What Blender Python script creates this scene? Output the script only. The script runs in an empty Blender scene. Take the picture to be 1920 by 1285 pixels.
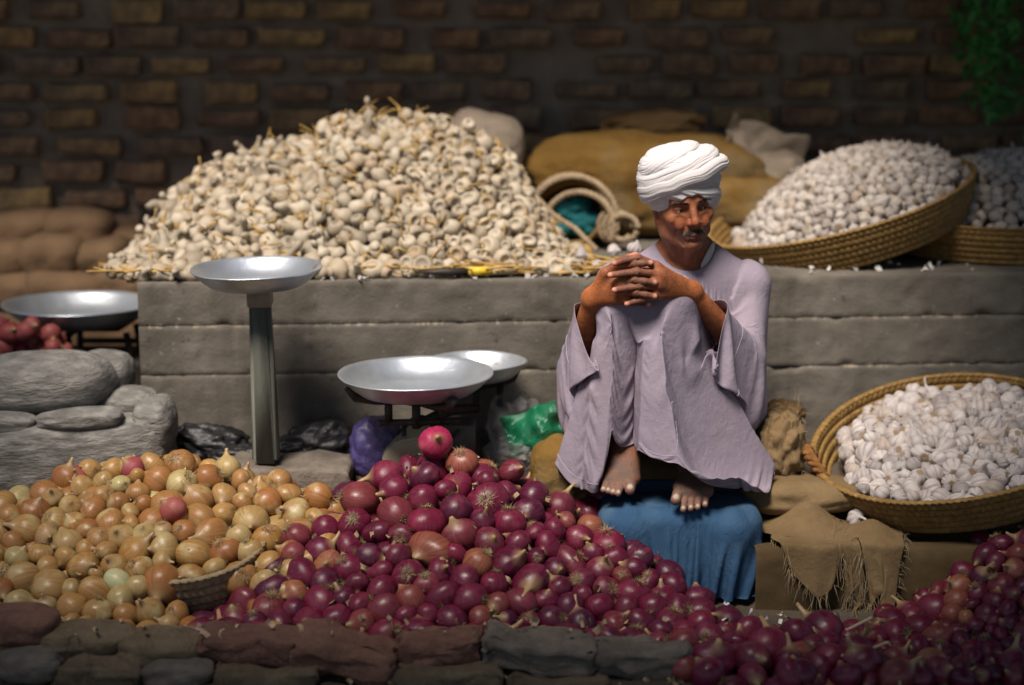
import bpy, bmesh, math, random
import numpy as np
from mathutils import Vector, Matrix, Euler, noise as mn
R = math.radians
random.seed(7); RNG = np.random.default_rng(7)
SC = bpy.context.scene
COL = SC.collection

# ------------------------------------------------------------------ camera
CAM_H, CAM_P, FPX = 1.66, R(11.04), 3600.0
cam = bpy.data.cameras.new('camera'); camo = bpy.data.objects.new('camera', cam); COL.objects.link(camo)
camo.location = (0, 0, CAM_H); camo.rotation_euler = (R(90) - CAM_P, 0, 0)
cam.sensor_width = 36; cam.lens = FPX / 1920 * 36; cam.clip_start = 0.05; cam.clip_end = 500
cam.dof.use_dof = True; cam.dof.focus_distance = 4.93; cam.dof.aperture_fstop = 1.15
SC.camera = camo

# ------------------------------------------------------------------ world, sun, exposure
SUN_EL, SUN_AZ = R(58), R(205)            # azimuth: 0 = +y, clockwise; light comes from behind the viewer, above and a little from the left
wd = bpy.data.worlds.new('World'); SC.world = wd; wd.use_nodes = True
nt = wd.node_tree; nt.nodes.clear()
sky = nt.nodes.new('ShaderNodeTexSky'); sky.sky_type = 'NISHITA'; sky.sun_disc = False
sky.sun_elevation = SUN_EL; sky.sun_rotation = SUN_AZ
bg = nt.nodes.new('ShaderNodeBackground'); bg.inputs['Strength'].default_value = 0.06
wo = nt.nodes.new('ShaderNodeOutputWorld')
nt.links.new(sky.outputs[0], bg.inputs[0]); nt.links.new(bg.outputs[0], wo.inputs[0])
sl = bpy.data.lights.new('sun', 'SUN'); sl.energy = 5.0; sl.angle = R(22); sl.color = (1.0, 0.9, 0.79)
so = bpy.data.objects.new('sun', sl); COL.objects.link(so)
sdir = Vector((math.sin(SUN_AZ) * math.cos(SUN_EL), math.cos(SUN_AZ) * math.cos(SUN_EL), math.sin(SUN_EL)))
so.rotation_euler = (-sdir).to_track_quat('-Z', 'Y').to_euler(); so.location = sdir * 20
SC.view_settings.view_transform = 'Standard'; SC.view_settings.look = 'None'
SC.view_settings.exposure = 0.4; SC.view_settings.gamma = 1.0; SC.view_settings.use_curve_mapping = False
SC.render.engine = 'CYCLES'
SC.cycles.use_denoising = True; SC.cycles.max_bounces = 8; SC.cycles.caustics_reflective = False; SC.cycles.caustics_refractive = False

# ------------------------------------------------------------------ helpers
def at(u, v, Y):
    """the point of the place seen at photo pixel (u, v) when it is Y metres away along the ground"""
    dx = (u - 960) / FPX; dy = (642.5 - v) / FPX
    d = (dx, math.cos(CAM_P) + dy * math.sin(CAM_P), -math.sin(CAM_P) + dy * math.cos(CAM_P))
    t = Y / d[1]
    return Vector((d[0] * t, Y, CAM_H + d[2] * t))

def tag(o, label=None, cat=None, group=None, kind=None):
    if label: o['label'] = label
    if cat: o['category'] = cat
    if group: o['group'] = group
    if kind: o['kind'] = kind
    return o

def link(name, me, mat=None, parent=None, smooth=True):
    o = bpy.data.objects.new(name, me); COL.objects.link(o)
    if mat is not None and not me.materials: me.materials.append(mat)
    if parent is not None: o.parent = parent
    if smooth: me.polygons.foreach_set('use_smooth', [True] * len(me.polygons))
    return o

def empty(name, loc=(0, 0, 0), rot=None, parent=None):
    o = bpy.data.objects.new(name, None); COL.objects.link(o); o.location = loc; o.empty_display_size = .05
    if rot is not None: o.rotation_euler = rot
    if parent is not None: o.parent = parent
    return o

def mesh_np(name, V, F):
    """fast mesh from numpy arrays; F is (n,4) or (n,3), or a list of such arrays"""
    me = bpy.data.meshes.new(name)
    if not isinstance(F, (list, tuple)): F = [F]
    V = np.asarray(V, np.float32)
    me.vertices.add(len(V)); me.vertices.foreach_set('co', V.ravel())
    F = [np.asarray(f, np.int32) for f in F if len(f)]
    li = np.concatenate([f.ravel() for f in F])
    tot = np.concatenate([np.full(len(f), f.shape[1], np.int32) for f in F])
    st = np.concatenate([[0], np.cumsum(tot)[:-1]]).astype(np.int32)
    me.loops.add(len(li)); me.loops.foreach_set('vertex_index', li)
    me.polygons.add(len(tot)); me.polygons.foreach_set('loop_start', st); me.polygons.foreach_set('loop_total', tot)
    me.update(calc_edges=True); me.validate()
    return me

def bm_mesh(name, bm):
    me = bpy.data.meshes.new(name); bmesh.ops.recalc_face_normals(bm, faces=bm.faces); bm.to_mesh(me); bm.free(); return me

def grid_faces(nu, nv, wrap_u=False, wrap_v=False):
    """vertices indexed j*nu+i"""
    i = np.arange(nu if wrap_u else nu - 1); j = np.arange(nv if wrap_v else nv - 1)
    I, J = np.meshgrid(i, j); I = I.ravel(); J = J.ravel(); I2 = (I + 1) % nu; J2 = (J + 1) % nv
    return np.stack([J * nu + I, J * nu + I2, J2 * nu + I2, J2 * nu + I], 1)

def vnoise(P, seed=0, octaves=3, gain=.5):
    """smooth value noise of points P (n,3), about -1..1"""
    P = np.asarray(P, float); out = np.zeros(len(P)); amp = 1.
    for o in range(octaves):
        Q = P * (2 ** o) + seed * 17.31 + o * 5.7
        I = np.floor(Q).astype(np.int64); T = Q - I; T = T * T * (3 - 2 * T)
        acc = 0
        for a in (0, 1):
            for b in (0, 1):
                for c in (0, 1):
                    h = (I[:, 0] + a) * 374761393 + (I[:, 1] + b) * 668265263 + (I[:, 2] + c) * 2147483647 + seed * 974711
                    h = (h ^ (h >> 13)) * 1274126177; h = h ^ (h >> 16)
                    v = (h & 0xffff) / 32767.5 - 1
                    w = (T[:, 0] if a else 1 - T[:, 0]) * (T[:, 1] if b else 1 - T[:, 1]) * (T[:, 2] if c else 1 - T[:, 2])
                    acc = acc + v * w
        out += acc * amp; amp *= gain
    return out

def lathe(prof, n=24):
    """profile [(r,z)...] turned round z; returns V,F with closed ends when r=0"""
    prof = np.array(prof, float); m = len(prof); t = np.arange(n) / n * 2 * np.pi
    V = np.stack([np.outer(prof[:, 0], np.cos(t)), np.outer(prof[:, 0], np.sin(t)), np.repeat(prof[:, 1:2], n, 1)], 2).reshape(-1, 3)
    return V, grid_faces(n, m, wrap_u=True)

def tube(pts, rad, n=8, caps=True):
    """round tube along points; rad scalar or list"""
    P = np.array([tuple(p) for p in pts], float); m = len(P)
    rad = np.full(m, rad) if np.isscalar(rad) else np.array(rad, float)
    T = np.gradient(P, axis=0); T /= np.linalg.norm(T, axis=1)[:, None] + 1e-9
    up = np.array([0, 0, 1.]) if abs(T[0, 2]) < .9 else np.array([1., 0, 0])
    N = np.cross(T[0], up); N /= np.linalg.norm(N); Ns = [N]
    for k in range(1, m):
        N = Ns[-1] - T[k] * np.dot(Ns[-1], T[k]); N /= np.linalg.norm(N) + 1e-9; Ns.append(N)
    Ns = np.array(Ns); B = np.cross(T, Ns); a = np.arange(n) / n * 2 * np.pi
    V = P[:, None] + rad[:, None, None] * (np.cos(a)[None, :, None] * Ns[:, None] + np.sin(a)[None, :, None] * B[:, None])
    V = V.reshape(-1, 3); F = [grid_faces(n, m, wrap_u=True)]
    if caps:
        c0, c1 = len(V), len(V) + 1
        V = np.concatenate([V, P[:1] , P[-1:]]); i = np.arange(n); i2 = (i + 1) % n
        F.append(np.stack([np.full(n, c0), i2, i], 1)); F.append(np.stack([np.full(n, c1), (m - 1) * n + i, (m - 1) * n + i2], 1))
    return V, F

class Acc:
    """collects pieces of V,F into one mesh"""
    def __init__(s): s.V = []; s.Q = []; s.T = []; s.n = 0
    def add(s, V, F):
        if not isinstance(F, (list, tuple)): F = [F]
        for f in F:
            f = np.asarray(f)
            if len(f): (s.Q if f.shape[1] == 4 else s.T).append(f + s.n)
        s.V.append(np.asarray(V, float)); s.n += len(V); return s
    def mesh(s, name):
        F = []
        if s.Q: F.append(np.concatenate(s.Q))
        if s.T: F.append(np.concatenate(s.T))
        return mesh_np(name, np.concatenate(s.V), F)

def box_bm(sx, sy, sz, bev=.01, seg=2, rough=0., seed=0, cuts=0):
    bm = bmesh.new(); bmesh.ops.create_cube(bm, size=1)
    bmesh.ops.scale(bm, vec=(sx, sy, sz), verts=bm.verts)
    if bev: bmesh.ops.bevel(bm, geom=bm.edges[:], offset=bev, segments=seg, affect='EDGES', profile=.6)
    if cuts:
        bmesh.ops.subdivide_edges(bm, edges=[e for e in bm.edges if e.calc_length() > .03], cuts=cuts, use_grid_fill=True)
    if rough:
        for v in bm.verts:
            n = mn.noise_vector(v.co * 11 + Vector((seed * 3.1, seed, 0))) + .6 * mn.noise_vector(v.co * 38 + Vector((seed, 0, 0))) + .7 * mn.noise_vector(v.co * 95 + Vector((0, seed, 0)))
            v.co += n * rough
    return bm

def blob(sx, sy, sz, seed=0, amp=.06, fr=2., sub=4, power=2.4):
    """a rounded lump: superellipsoid with uneven surface"""
    bm = bmesh.new(); bmesh.ops.create_icosphere(bm, subdivisions=sub, radius=1)
    for v in bm.verts:
        c = v.co.normalized(); k = (abs(c.x) ** power + abs(c.y) ** power + abs(c.z) ** power) ** (-1 / power)
        d = 1 + amp * mn.noise(c * fr + Vector((seed * 7.7, seed * 1.3, 2))) + amp * .35 * mn.noise(c * fr * 3.3 + Vector((seed, 5, seed)))
        v.co = Vector((c.x * sx, c.y * sy, c.z * sz)) * k * d
    return bm

# ------------------------------------------------------------------ materials
def node_mat(name):
    m = bpy.data.materials.new(name); m.use_nodes = True; t = m.node_tree
    b = t.nodes['Principled BSDF']
    return m, t, b
def nd(t, typ, **kw):
    n = t.nodes.new(typ)
    for k, v in kw.items():
        if hasattr(n, k) and k not in ('Scale',): setattr(n, k, v)
        elif k in n.inputs: n.inputs[k].default_value = v
    return n
def ramp(t, fac, stops):
    r = t.nodes.new('ShaderNodeValToRGB'); e = r.color_ramp.elements
    while len(e) < len(stops): e.new(.5)
    for el, (p, c) in zip(e, stops): el.position = p; el.color = (*c, 1) if len(c) == 3 else c
    t.links.new(fac, r.inputs[0]); return r.outputs[0]
def coords(t, stretch=(1, 1, 1), kind='Object', rot=(0, 0, 0)):
    tc = t.nodes.new('ShaderNodeTexCoord'); mp = t.nodes.new('ShaderNodeMapping')
    mp.inputs['Scale'].default_value = stretch; mp.inputs['Rotation'].default_value = rot
    t.links.new(tc.outputs[kind], mp.inputs[0]); return mp.outputs[0]
def noise_tex(t, vec, scale, detail=5, rough=.6, dist=0.):
    n = nd(t, 'ShaderNodeTexNoise', Scale=scale, Detail=detail, Roughness=rough, Distortion=dist)
    n.inputs['Scale'].default_value = scale
    t.links.new(vec, n.inputs['Vector']); return n.outputs['Fac']
def mixc(t, fac, a, b, mode='MIX'):
    m = t.nodes.new('ShaderNodeMix'); m.data_type = 'RGBA'; m.blend_type = mode
    for sock, v in ((m.inputs['Factor'], fac), (m.inputs['A'], a), (m.inputs['B'], b)):
        pass
    fi, ai, bi = m.inputs[0], m.inputs[6], m.inputs[7]
    for sock, v in ((fi, fac), (ai, a), (bi, b)):
        if isinstance(v, bpy.types.NodeSocket): t.links.new(v, sock)
        elif isinstance(v, (int, float)): sock.default_value = v
        else: sock.default_value = (*v, 1)
    return m.outputs[2]
def bump(t, b, h, strength=.3, dist=.01, prev=None):
    n = t.nodes.new('ShaderNodeBump'); n.inputs['Strength'].default_value = strength; n.inputs['Distance'].default_value = dist
    t.links.new(h, n.inputs['Height'])
    if prev is not None: t.links.new(prev, n.inputs['Normal'])
    t.links.new(n.outputs[0], b.inputs['Normal']); return n.outputs[0]

def rough_mat(name, cols, scale=6, rough=.85, bs=60, bst=.4, bd=.006, stretch=(1, 1, 1), metal=0., dist=0., rand=None, kind='Object', rot=(0, 0, 0), spots=None, spec=.3):
    """mottled matt material: cols = ramp stops along noise; rand = colour stops chosen per object"""
    m, t, b = node_mat(name); c = coords(t, stretch, kind, rot)
    f = noise_tex(t, c, scale, 7, .62, dist)
    col = ramp(t, f, cols)
    if rand:
        oi = t.nodes.new('ShaderNodeObjectInfo')
        rc = ramp(t, oi.outputs['Random'], rand); col = mixc(t, 1., col, rc, 'MULTIPLY')
    if spots:
        f3 = noise_tex(t, c, spots[0], 6, .7); s = ramp(t, f3, [(spots[1], (0, 0, 0)), (min(1, spots[1] + .08), (1, 1, 1))])
        col = mixc(t, s, col, spots[2])
    t.links.new(col, b.inputs['Base Color'])
    b.inputs['Roughness'].default_value = rough; b.inputs['Metallic'].default_value = metal
    b.inputs['Specular IOR Level'].default_value = spec
    f2 = noise_tex(t, c, bs, 8, .65); bump(t, b, f2, bst, bd)
    return m
MAT = {}
MAT['earth'] = rough_mat('trodden earth', [(.3, (.055, .042, .03)), (.7, (.12, .095, .07))], 3, .95, 40, .8, .02, spots=(30, .62, (.2, .17, .13)))
MAT['mortar'] = rough_mat('grey mortar', [(.25, (.17, .132, .10)), (.75, (.31, .245, .19))], 6, .95, 30, .9, .02)
MAT['brick'] = rough_mat('old wall brick', [(.3, (.55, .5, .5)), (.5, (1.0, .92, .85)), (.72, (1.9, 1.75, 1.2))], 16, .92, 45, .8, .01,
    rand=[(0, (.17, .12, .09)), (.25, (.22, .13, .085)), (.45, (.18, .13, .10)), (.6, (.25, .165, .09)), (.78, (.29, .21, .11)), (.86, (.19, .135, .10)), (1, (.165, .125, .10))])
MAT['kerb_brick'] = rough_mat('dusty red brick', [(.3, (.6, .55, .55)), (.75, (1.2, 1.15, 1.1))], 16, .95, 55, .9, .012,
    rand=[(0, (.22, .115, .085)), (.4, (.16, .09, .07)), (.7, (.24, .13, .09)), (1, (.16, .12, .1))], spots=(25, .66, (.2, .17, .15)))
MAT['stone'] = rough_mat('grey stone', [(.3, (.12, .115, .105)), (.5, (.21, .2, .185)), (.7, (.34, .325, .30))], 34, .97, 42, 1., .02, stretch=(.5, .5, 1.6), rot=(0, R(25), 0))
MAT['slab'] = rough_mat('dark kerbstone', [(.3, (.08, .066, .055)), (.7, (.2, .168, .138))], 12, .95, 35, .9, .012)
MAT['mudlump'] = rough_mat('brown sacking', [(.3, (.085, .05, .027)), (.7, (.15, .092, .05))], 5, .95, 50, .6, .008)

def concrete_mat():
    m, t, b = node_mat('weathered concrete'); c = coords(t)
    cs = coords(t, (1, 1, 2.2))
    f1 = noise_tex(t, c, 2.2, 8, .65); f2 = noise_tex(t, cs, 5, 7, .6); f3 = noise_tex(t, c, 38, 6, .7)
    col = mixc(t, .5, ramp(t, f1, [(.3, (.065, .056, .046)), (.7, (.21, .185, .155))]), ramp(t, f2, [(.32, (.07, .061, .051)), (.68, (.2, .178, .15))]))
    s = ramp(t, f3, [(.62, (0, 0, 0)), (.7, (1, 1, 1))]); col = mixc(t, s, col, (.27, .24, .2))
    f4 = noise_tex(t, c, 12, 5, .7); s2 = ramp(t, f4, [(.3, (1, 1, 1)), (.38, (0, 0, 0))]); col = mixc(t, s2, col, (.045, .04, .035))
    # crumbs of pale grout in the two casting seams, water stains down the face
    sx = t.nodes.new('ShaderNodeSeparateXYZ'); t.links.new(coords(t), sx.inputs[0]); f5 = noise_tex(t, coords(t, (1, 1, .35)), 26, 5, .7); wz = noise_tex(t, c, 9, 3, .5)
    for zz in (.4995, .6455):
        d = nd(t, 'ShaderNodeMath', operation='SUBTRACT'); t.links.new(sx.outputs[2], d.inputs[0]); d.inputs[1].default_value = zz
        a = nd(t, 'ShaderNodeMath', operation='ABSOLUTE'); t.links.new(d.outputs[0], a.inputs[0])
        mk = nd(t, 'ShaderNodeMapRange'); mk.inputs['From Min'].default_value = .003; mk.inputs['From Max'].default_value = .010; mk.inputs['To Min'].default_value = 1; mk.inputs['To Max'].default_value = 0; t.links.new(a.outputs[0], mk.inputs['Value'])
        ml = nd(t, 'ShaderNodeMath', operation='MULTIPLY'); t.links.new(mk.outputs[0], ml.inputs[0]); t.links.new(ramp(t, f5, [(.5, (0, 0, 0)), (.6, (.9, .9, .9))]), ml.inputs[1]); col = mixc(t, ml.outputs[0], col, (.34, .29, .22))
    st = noise_tex(t, coords(t, (1, 1, .12)), 7, 5, .65); col = mixc(t, ramp(t, st, [(.5, (0, 0, 0)), (.68, (.55, .55, .55))]), col, (.07, .06, .05))
    t.links.new(col, b.inputs['Base Color']); b.inputs['Roughness'].default_value = .93; b.inputs['Specular IOR Level'].default_value = .25
    b1 = bump(t, b, f2, .35, .01); bump(t, b, noise_tex(t, c, 90, 6, .7), .5, .006, b1)
    return m
MAT['concrete'] = concrete_mat()

def sack_mat(name, c1, c2, weave=1500, patch=None, rough=.92, bst=.5, lump=.35, crease=0):
    m, t, b = node_mat(name); c = coords(t)
    f1 = noise_tex(t, c, 5, 6, .6); col = ramp(t, f1, [(.3, c1), (.72, c2)])
    if patch:
        f = noise_tex(t, c, 2.5, 4, .6); s = ramp(t, f, [(.5, (0, 0, 0)), (.62, (1, 1, 1))]); col = mixc(t, s, col, patch)
    w1 = nd(t, 'ShaderNodeTexWave', wave_type='BANDS', bands_direction='X'); w1.inputs['Scale'].default_value = weave / 6.28; w1.inputs['Distortion'].default_value = 1.2; w1.inputs['Detail'].default_value = 1
    w2 = nd(t, 'ShaderNodeTexWave', wave_type='BANDS', bands_direction='Z'); w2.inputs['Scale'].default_value = weave / 6.28; w2.inputs['Distortion'].default_value = 1.2; w2.inputs['Detail'].default_value = 1
    t.links.new(c, w1.inputs[0]); t.links.new(c, w2.inputs[0])
    mx = nd(t, 'ShaderNodeMath', operation='MULTIPLY'); t.links.new(w1.outputs['Fac'], mx.inputs[0]); t.links.new(w2.outputs['Fac'], mx.inputs[1])
    col = mixc(t, mx.outputs[0], mixc(t, 1., col, (.6, .58, .55), 'MULTIPLY'), col)
    t.links.new(col, b.inputs['Base Color']); b.inputs['Roughness'].default_value = rough; b.inputs['Specular IOR Level'].default_value = .2
    p = bump(t, b, mx.outputs[0], bst, .004); q = bump(t, b, noise_tex(t, c, 34, 7, .62), lump, .010, p)
    if crease:
        cr = noise_tex(t, coords(t, (1, 1, .45), rot=(.5, .6, .3)), 13, 5, .55, 1.4); rg = ramp(t, cr, [(.40, (0, 0, 0)), (.5, (1, 1, 1)), (.6, (0, 0, 0))]); q = bump(t, b, rg, crease, .008, q)
    return m
MAT['burlap'] = sack_mat('burlap', (.22, .145, .07), (.4, .28, .15), lump=.7)
MAT['burlap_gold'] = sack_mat('ochre burlap', (.22, .12, .026), (.36, .21, .055), patch=(.27, .19, .09), lump=.8)
MAT['burlap_dark'] = sack_mat('brown burlap', (.12, .07, .03), (.2, .125, .055))
MAT['sheet_brown'] = sack_mat('brown matting', (.1, .065, .03), (.19, .135, .07), weave=1100)
MAT['pale_sack'] = sack_mat('pale sacking', (.4, .32, .25), (.55, .46, .37))
MAT['blue_cloth'] = sack_mat('blue cotton', (.03, .085, .19), (.06, .145, .28), weave=2200, bst=.08, lump=.2, crease=.2, patch=(.08, .16, .27))
MAT['robe'] = sack_mat('grey lavender cotton', (.36, .31, .415), (.46, .405, .505), weave=2600, bst=.05, lump=.3, crease=.09, patch=(.40, .34, .43))
MAT['seam'] = rough_mat('seam thread', [(.3, (.38, .33, .43)), (.7, (.45, .4, .49))], 40, .9, 60, .2, .002)
MAT['white_cotton'] = sack_mat('white cotton', (.78, .77, .82), (.86, .85, .88), weave=1200, bst=.1)
MAT['turban'] = sack_mat('white turban cotton', (.80, .78, .84), (.88, .87, .9), weave=2600, bst=.04, lump=.08)
MAT['straw'] = rough_mat('straw', [(.3, (.3, .17, .04)), (.7, (.5, .33, .11))], 30, .8, 90, .3, .003)
MAT['rope'] = rough_mat('jute rope', [(.3, (.2, .145, .085)), (.7, (.38, .29, .19))], 60, .9, 120, .6, .004)
MAT['palm'] = rough_mat('plaited palm leaf', [(.25, (.13, .07, .02)), (.55, (.24, .14, .042)), (.8, (.38, .25, .09))], 55, .7, 140, .5, .003)
MAT['palm_dull'] = rough_mat('dull plaited palm leaf', [(.25, (.16, .11, .06)), (.75, (.33, .25, .15))], 55, .8, 140, .5, .003)
MAT['alu'] = rough_mat('worn aluminium', [(.3, (.46, .51, .58)), (.7, (.68, .73, .79))], 7, .36, 30, .3, .004, metal=.78, spots=(11, .62, (.42, .33, .24)), spec=.5)
MAT['iron'] = rough_mat('dark iron', [(.3, (.035, .03, .026)), (.7, (.08, .068, .055))], 20, .6, 60, .3, .003, metal=.5)
MAT['post'] = rough_mat('painted post', [(.3, (.085, .09, .075)), (.7, (.15, .15, .125))], 9, .6, 60, .25, .003, stretch=(3, 3, .5))
MAT['collar'] = rough_mat('taped collar', [(.3, (.2, .16, .12)), (.7, (.3, .25, .19))], 20, .6, 60, .2, .003)
MAT['cream'] = rough_mat('chipped cream enamel', [(.3, (.36, .31, .2)), (.7, (.5, .44, .3))], 12, .5, 60, .2, .003, spots=(18, .62, (.12, .08, .05)))
MAT['darkcast'] = rough_mat('grey cast iron', [(.3, (.09, .085, .08)), (.7, (.16, .15, .14))], 15, .7, 60, .3, .003)
MAT['black_bag'] = rough_mat('black plastic', [(.3, (.008, .008, .009)), (.7, (.013, .013, .015))], 10, .42, 25, .5, .012, spec=.5)
MAT['teal'] = rough_mat('teal cloth', [(.3, (.005, .09, .11)), (.7, (.02, .2, .22))], 9, .8, 40, .4, .01)
MAT['yellow_handle'] = rough_mat('yellow handle', [(.3, (.6, .4, .02)), (.7, (.7, .48, .05))], 20, .45, 60, .1, .002)
MAT['wood_pale'] = rough_mat('pale wood', [(.3, (.4, .3, .18)), (.7, (.52, .41, .27))], 30, .7, 60, .2, .002)
MAT['skin_flake'] = rough_mat('onion skin scraps', [(.3, (.26, .17, .09)), (.7, (.42, .32, .2))], 30, .7, 60, .2, .002)
MAT['white_flake'] = rough_mat('garlic skin scraps', [(.3, (.5, .47, .44)), (.7, (.7, .68, .66))], 30, .7, 60, .2, .002)
MAT['dry_root'] = rough_mat('dry onion roots', [(.3, (.2, .14, .07)), (.7, (.36, .27, .15))], 60, .9, 60, .2, .002)
MAT['charcoal_cloth'] = rough_mat('dark cloth', [(.3, (.015, .014, .013)), (.7, (.03, .028, .026))], 10, .95, 60, .3, .01)
MAT['added_awning'] = sack_mat('awning canvas', (.16, .14, .11), (.22, .19, .15))  # for the unseen sheets added overhead to shape the light
MAT['wood'] = rough_mat('grey pole wood', [(.3, (.1, .075, .05)), (.7, (.2, .15, .1))], 12, .85, 60, .4, .004, stretch=(1, 1, .2))

def film_mat(name, col, alpha, rough=.2):
    m, t, b = node_mat(name); c = coords(t)
    b.inputs['Base Color'].default_value = (*col, 1); b.inputs['Roughness'].default_value = rough
    b.inputs['Specular IOR Level'].default_value = .6
    f = noise_tex(t, c, 9, 6, .6, .8); a = ramp(t, f, [(.35, (alpha - .12,) * 3), (.7, (min(1, alpha + .2),) * 3)])
    t.links.new(a, b.inputs['Alpha']); bump(t, b, noise_tex(t, c, 22, 5, .6, 1.5), .6, .02)
    return m
MAT['film_clear'] = film_mat('clear plastic film', (.5, .5, .5), .2)
MAT['film_purple'] = film_mat('violet plastic film', (.08, .06, .2), .82)
MAT['film_green'] = film_mat('green plastic film', (.008, .14, .065), .8)

class Outs(dict):
    @property
    def outputs(s): return s
def own_coords(t):
    """a bulb's own coordinates and its own random number, stored on the mesh so that bulbs joined into one heap vary as well"""
    a = nd(t, 'ShaderNodeAttribute', attribute_name='own'); r = nd(t, 'ShaderNodeAttribute', attribute_name='rnd'); oi = t.nodes.new('ShaderNodeObjectInfo')
    ad = nd(t, 'ShaderNodeMath', operation='ADD'); t.links.new(oi.outputs['Random'], ad.inputs[0]); t.links.new(r.outputs['Fac'], ad.inputs[1])
    fr = nd(t, 'ShaderNodeMath', operation='FRACT'); t.links.new(ad.outputs[0], fr.inputs[0])
    return Outs(Random=fr.outputs[0]), Outs(Object=a.outputs['Vector'])
def onion_mat(name, stops, pale, streak=.35, rough=.33):
    """papery onion skin: colour drawn per onion, meridian veins, pale patches, dry brown neck"""
    m, t, b = node_mat(name)
    oi, tc = own_coords(t); sx = t.nodes.new('ShaderNodeSeparateXYZ'); t.links.new(tc.outputs['Object'], sx.inputs[0])
    an = nd(t, 'ShaderNodeMath', operation='ARCTAN2'); t.links.new(sx.outputs[1], an.inputs[0]); t.links.new(sx.outputs[0], an.inputs[1])
    cb = t.nodes.new('ShaderNodeCombineXYZ'); t.links.new(an.outputs[0], cb.inputs[0]); t.links.new(sx.outputs[2], cb.inputs[1])
    mr = nd(t, 'ShaderNodeMath', operation='MULTIPLY'); t.links.new(oi.outputs['Random'], mr.inputs[0]); mr.inputs[1].default_value = 37.; t.links.new(mr.outputs[0], cb.inputs[2])
    mp = t.nodes.new('ShaderNodeMapping'); mp.inputs['Scale'].default_value = (9, 9, 1); t.links.new(cb.outputs[0], mp.inputs[0])
    v = noise_tex(t, mp.outputs[0], 1.0, 5, .7, .3)
    base = ramp(t, oi.outputs['Random'], stops)
    veins = ramp(t, v, [(.3, (1 - streak,) * 3), (.7, (1 + streak,) * 3)])
    col = mixc(t, 1., base, veins, 'MULTIPLY')
    # pale / peeled areas, one place per onion
    ofs = t.nodes.new('ShaderNodeVectorMath'); ofs.operation = 'ADD'
    t.links.new(tc.outputs['Object'], ofs.inputs[0])
    cb2 = t.nodes.new('ShaderNodeCombineXYZ'); t.links.new(mr.outputs[0], cb2.inputs[0]); t.links.new(mr.outputs[0], cb2.inputs[2]); t.links.new(cb2.outputs[0], ofs.inputs[1])
    f = noise_tex(t, ofs.outputs[0], 22, 3, .5); s = ramp(t, f, [(.55, (0, 0, 0)), (.72, (.75, .75, .75))])
    col = mixc(t, s, col, pale)
    zr = ramp(t, sx.outputs[2], [(.028, (0, 0, 0)), (.042, (1, 1, 1))])
    col = mixc(t, zr, col, (.33, .22, .11))
    # dust
    f4 = noise_tex(t, ofs.outputs[0], 70, 6, .7); s4 = ramp(t, f4, [(.58, (0, 0, 0)), (.78, (.4, .4, .4))]); col = mixc(t, s4, col, (.22, .13, .085))
    t.links.new(col, b.inputs['Base Color']); b.inputs['Roughness'].default_value = rough; b.inputs['Specular IOR Level'].default_value = .42
    p = bump(t, b, v, .22, .003)
    rr = ramp(t, f4, [(.3, (rough - .1,) * 3), (.7, (rough + .2,) * 3)]); t.links.new(rr, b.inputs['Roughness'])
    return m
MAT['red_onion'] = onion_mat('red onion skin', [(0, (.075, .005, .022)), (.2, (.12, .008, .030)), (.38, (.048, .006, .022)), (.55, (.145, .011, .034)), (.7, (.085, .007, .026)), (.86, (.13, .02, .03)), (.94, (.18, .045, .035)), (1, (.26, .1, .045))], (.2, .035, .06), .55, .33)
MAT['pink_onion'] = onion_mat('pink onion skin', [(0, (.27, .015, .06)), (1, (.27, .015, .06))], (.36, .08, .11))
MAT['yellow_onion'] = onion_mat('yellow onion skin', [(0, (.30, .15, .04)), (.2, (.33, .19, .065)), (.38, (.25, .095, .028)), (.55, (.32, .21, .08)), (.7, (.22, .075, .022)), (.82, (.30, .17, .06)), (.9, (.38, .33, .15)), (.96, (.27, .11, .035)), (1, (.42, .44, .25))], (.42, .36, .18), .35)
MAT['old_onion'] = onion_mat('dull red skin', [(0, (.22, .03, .03)), (.5, (.26, .06, .05)), (1, (.2, .02, .05))], (.3, .1, .08), .2, .5)

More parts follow.
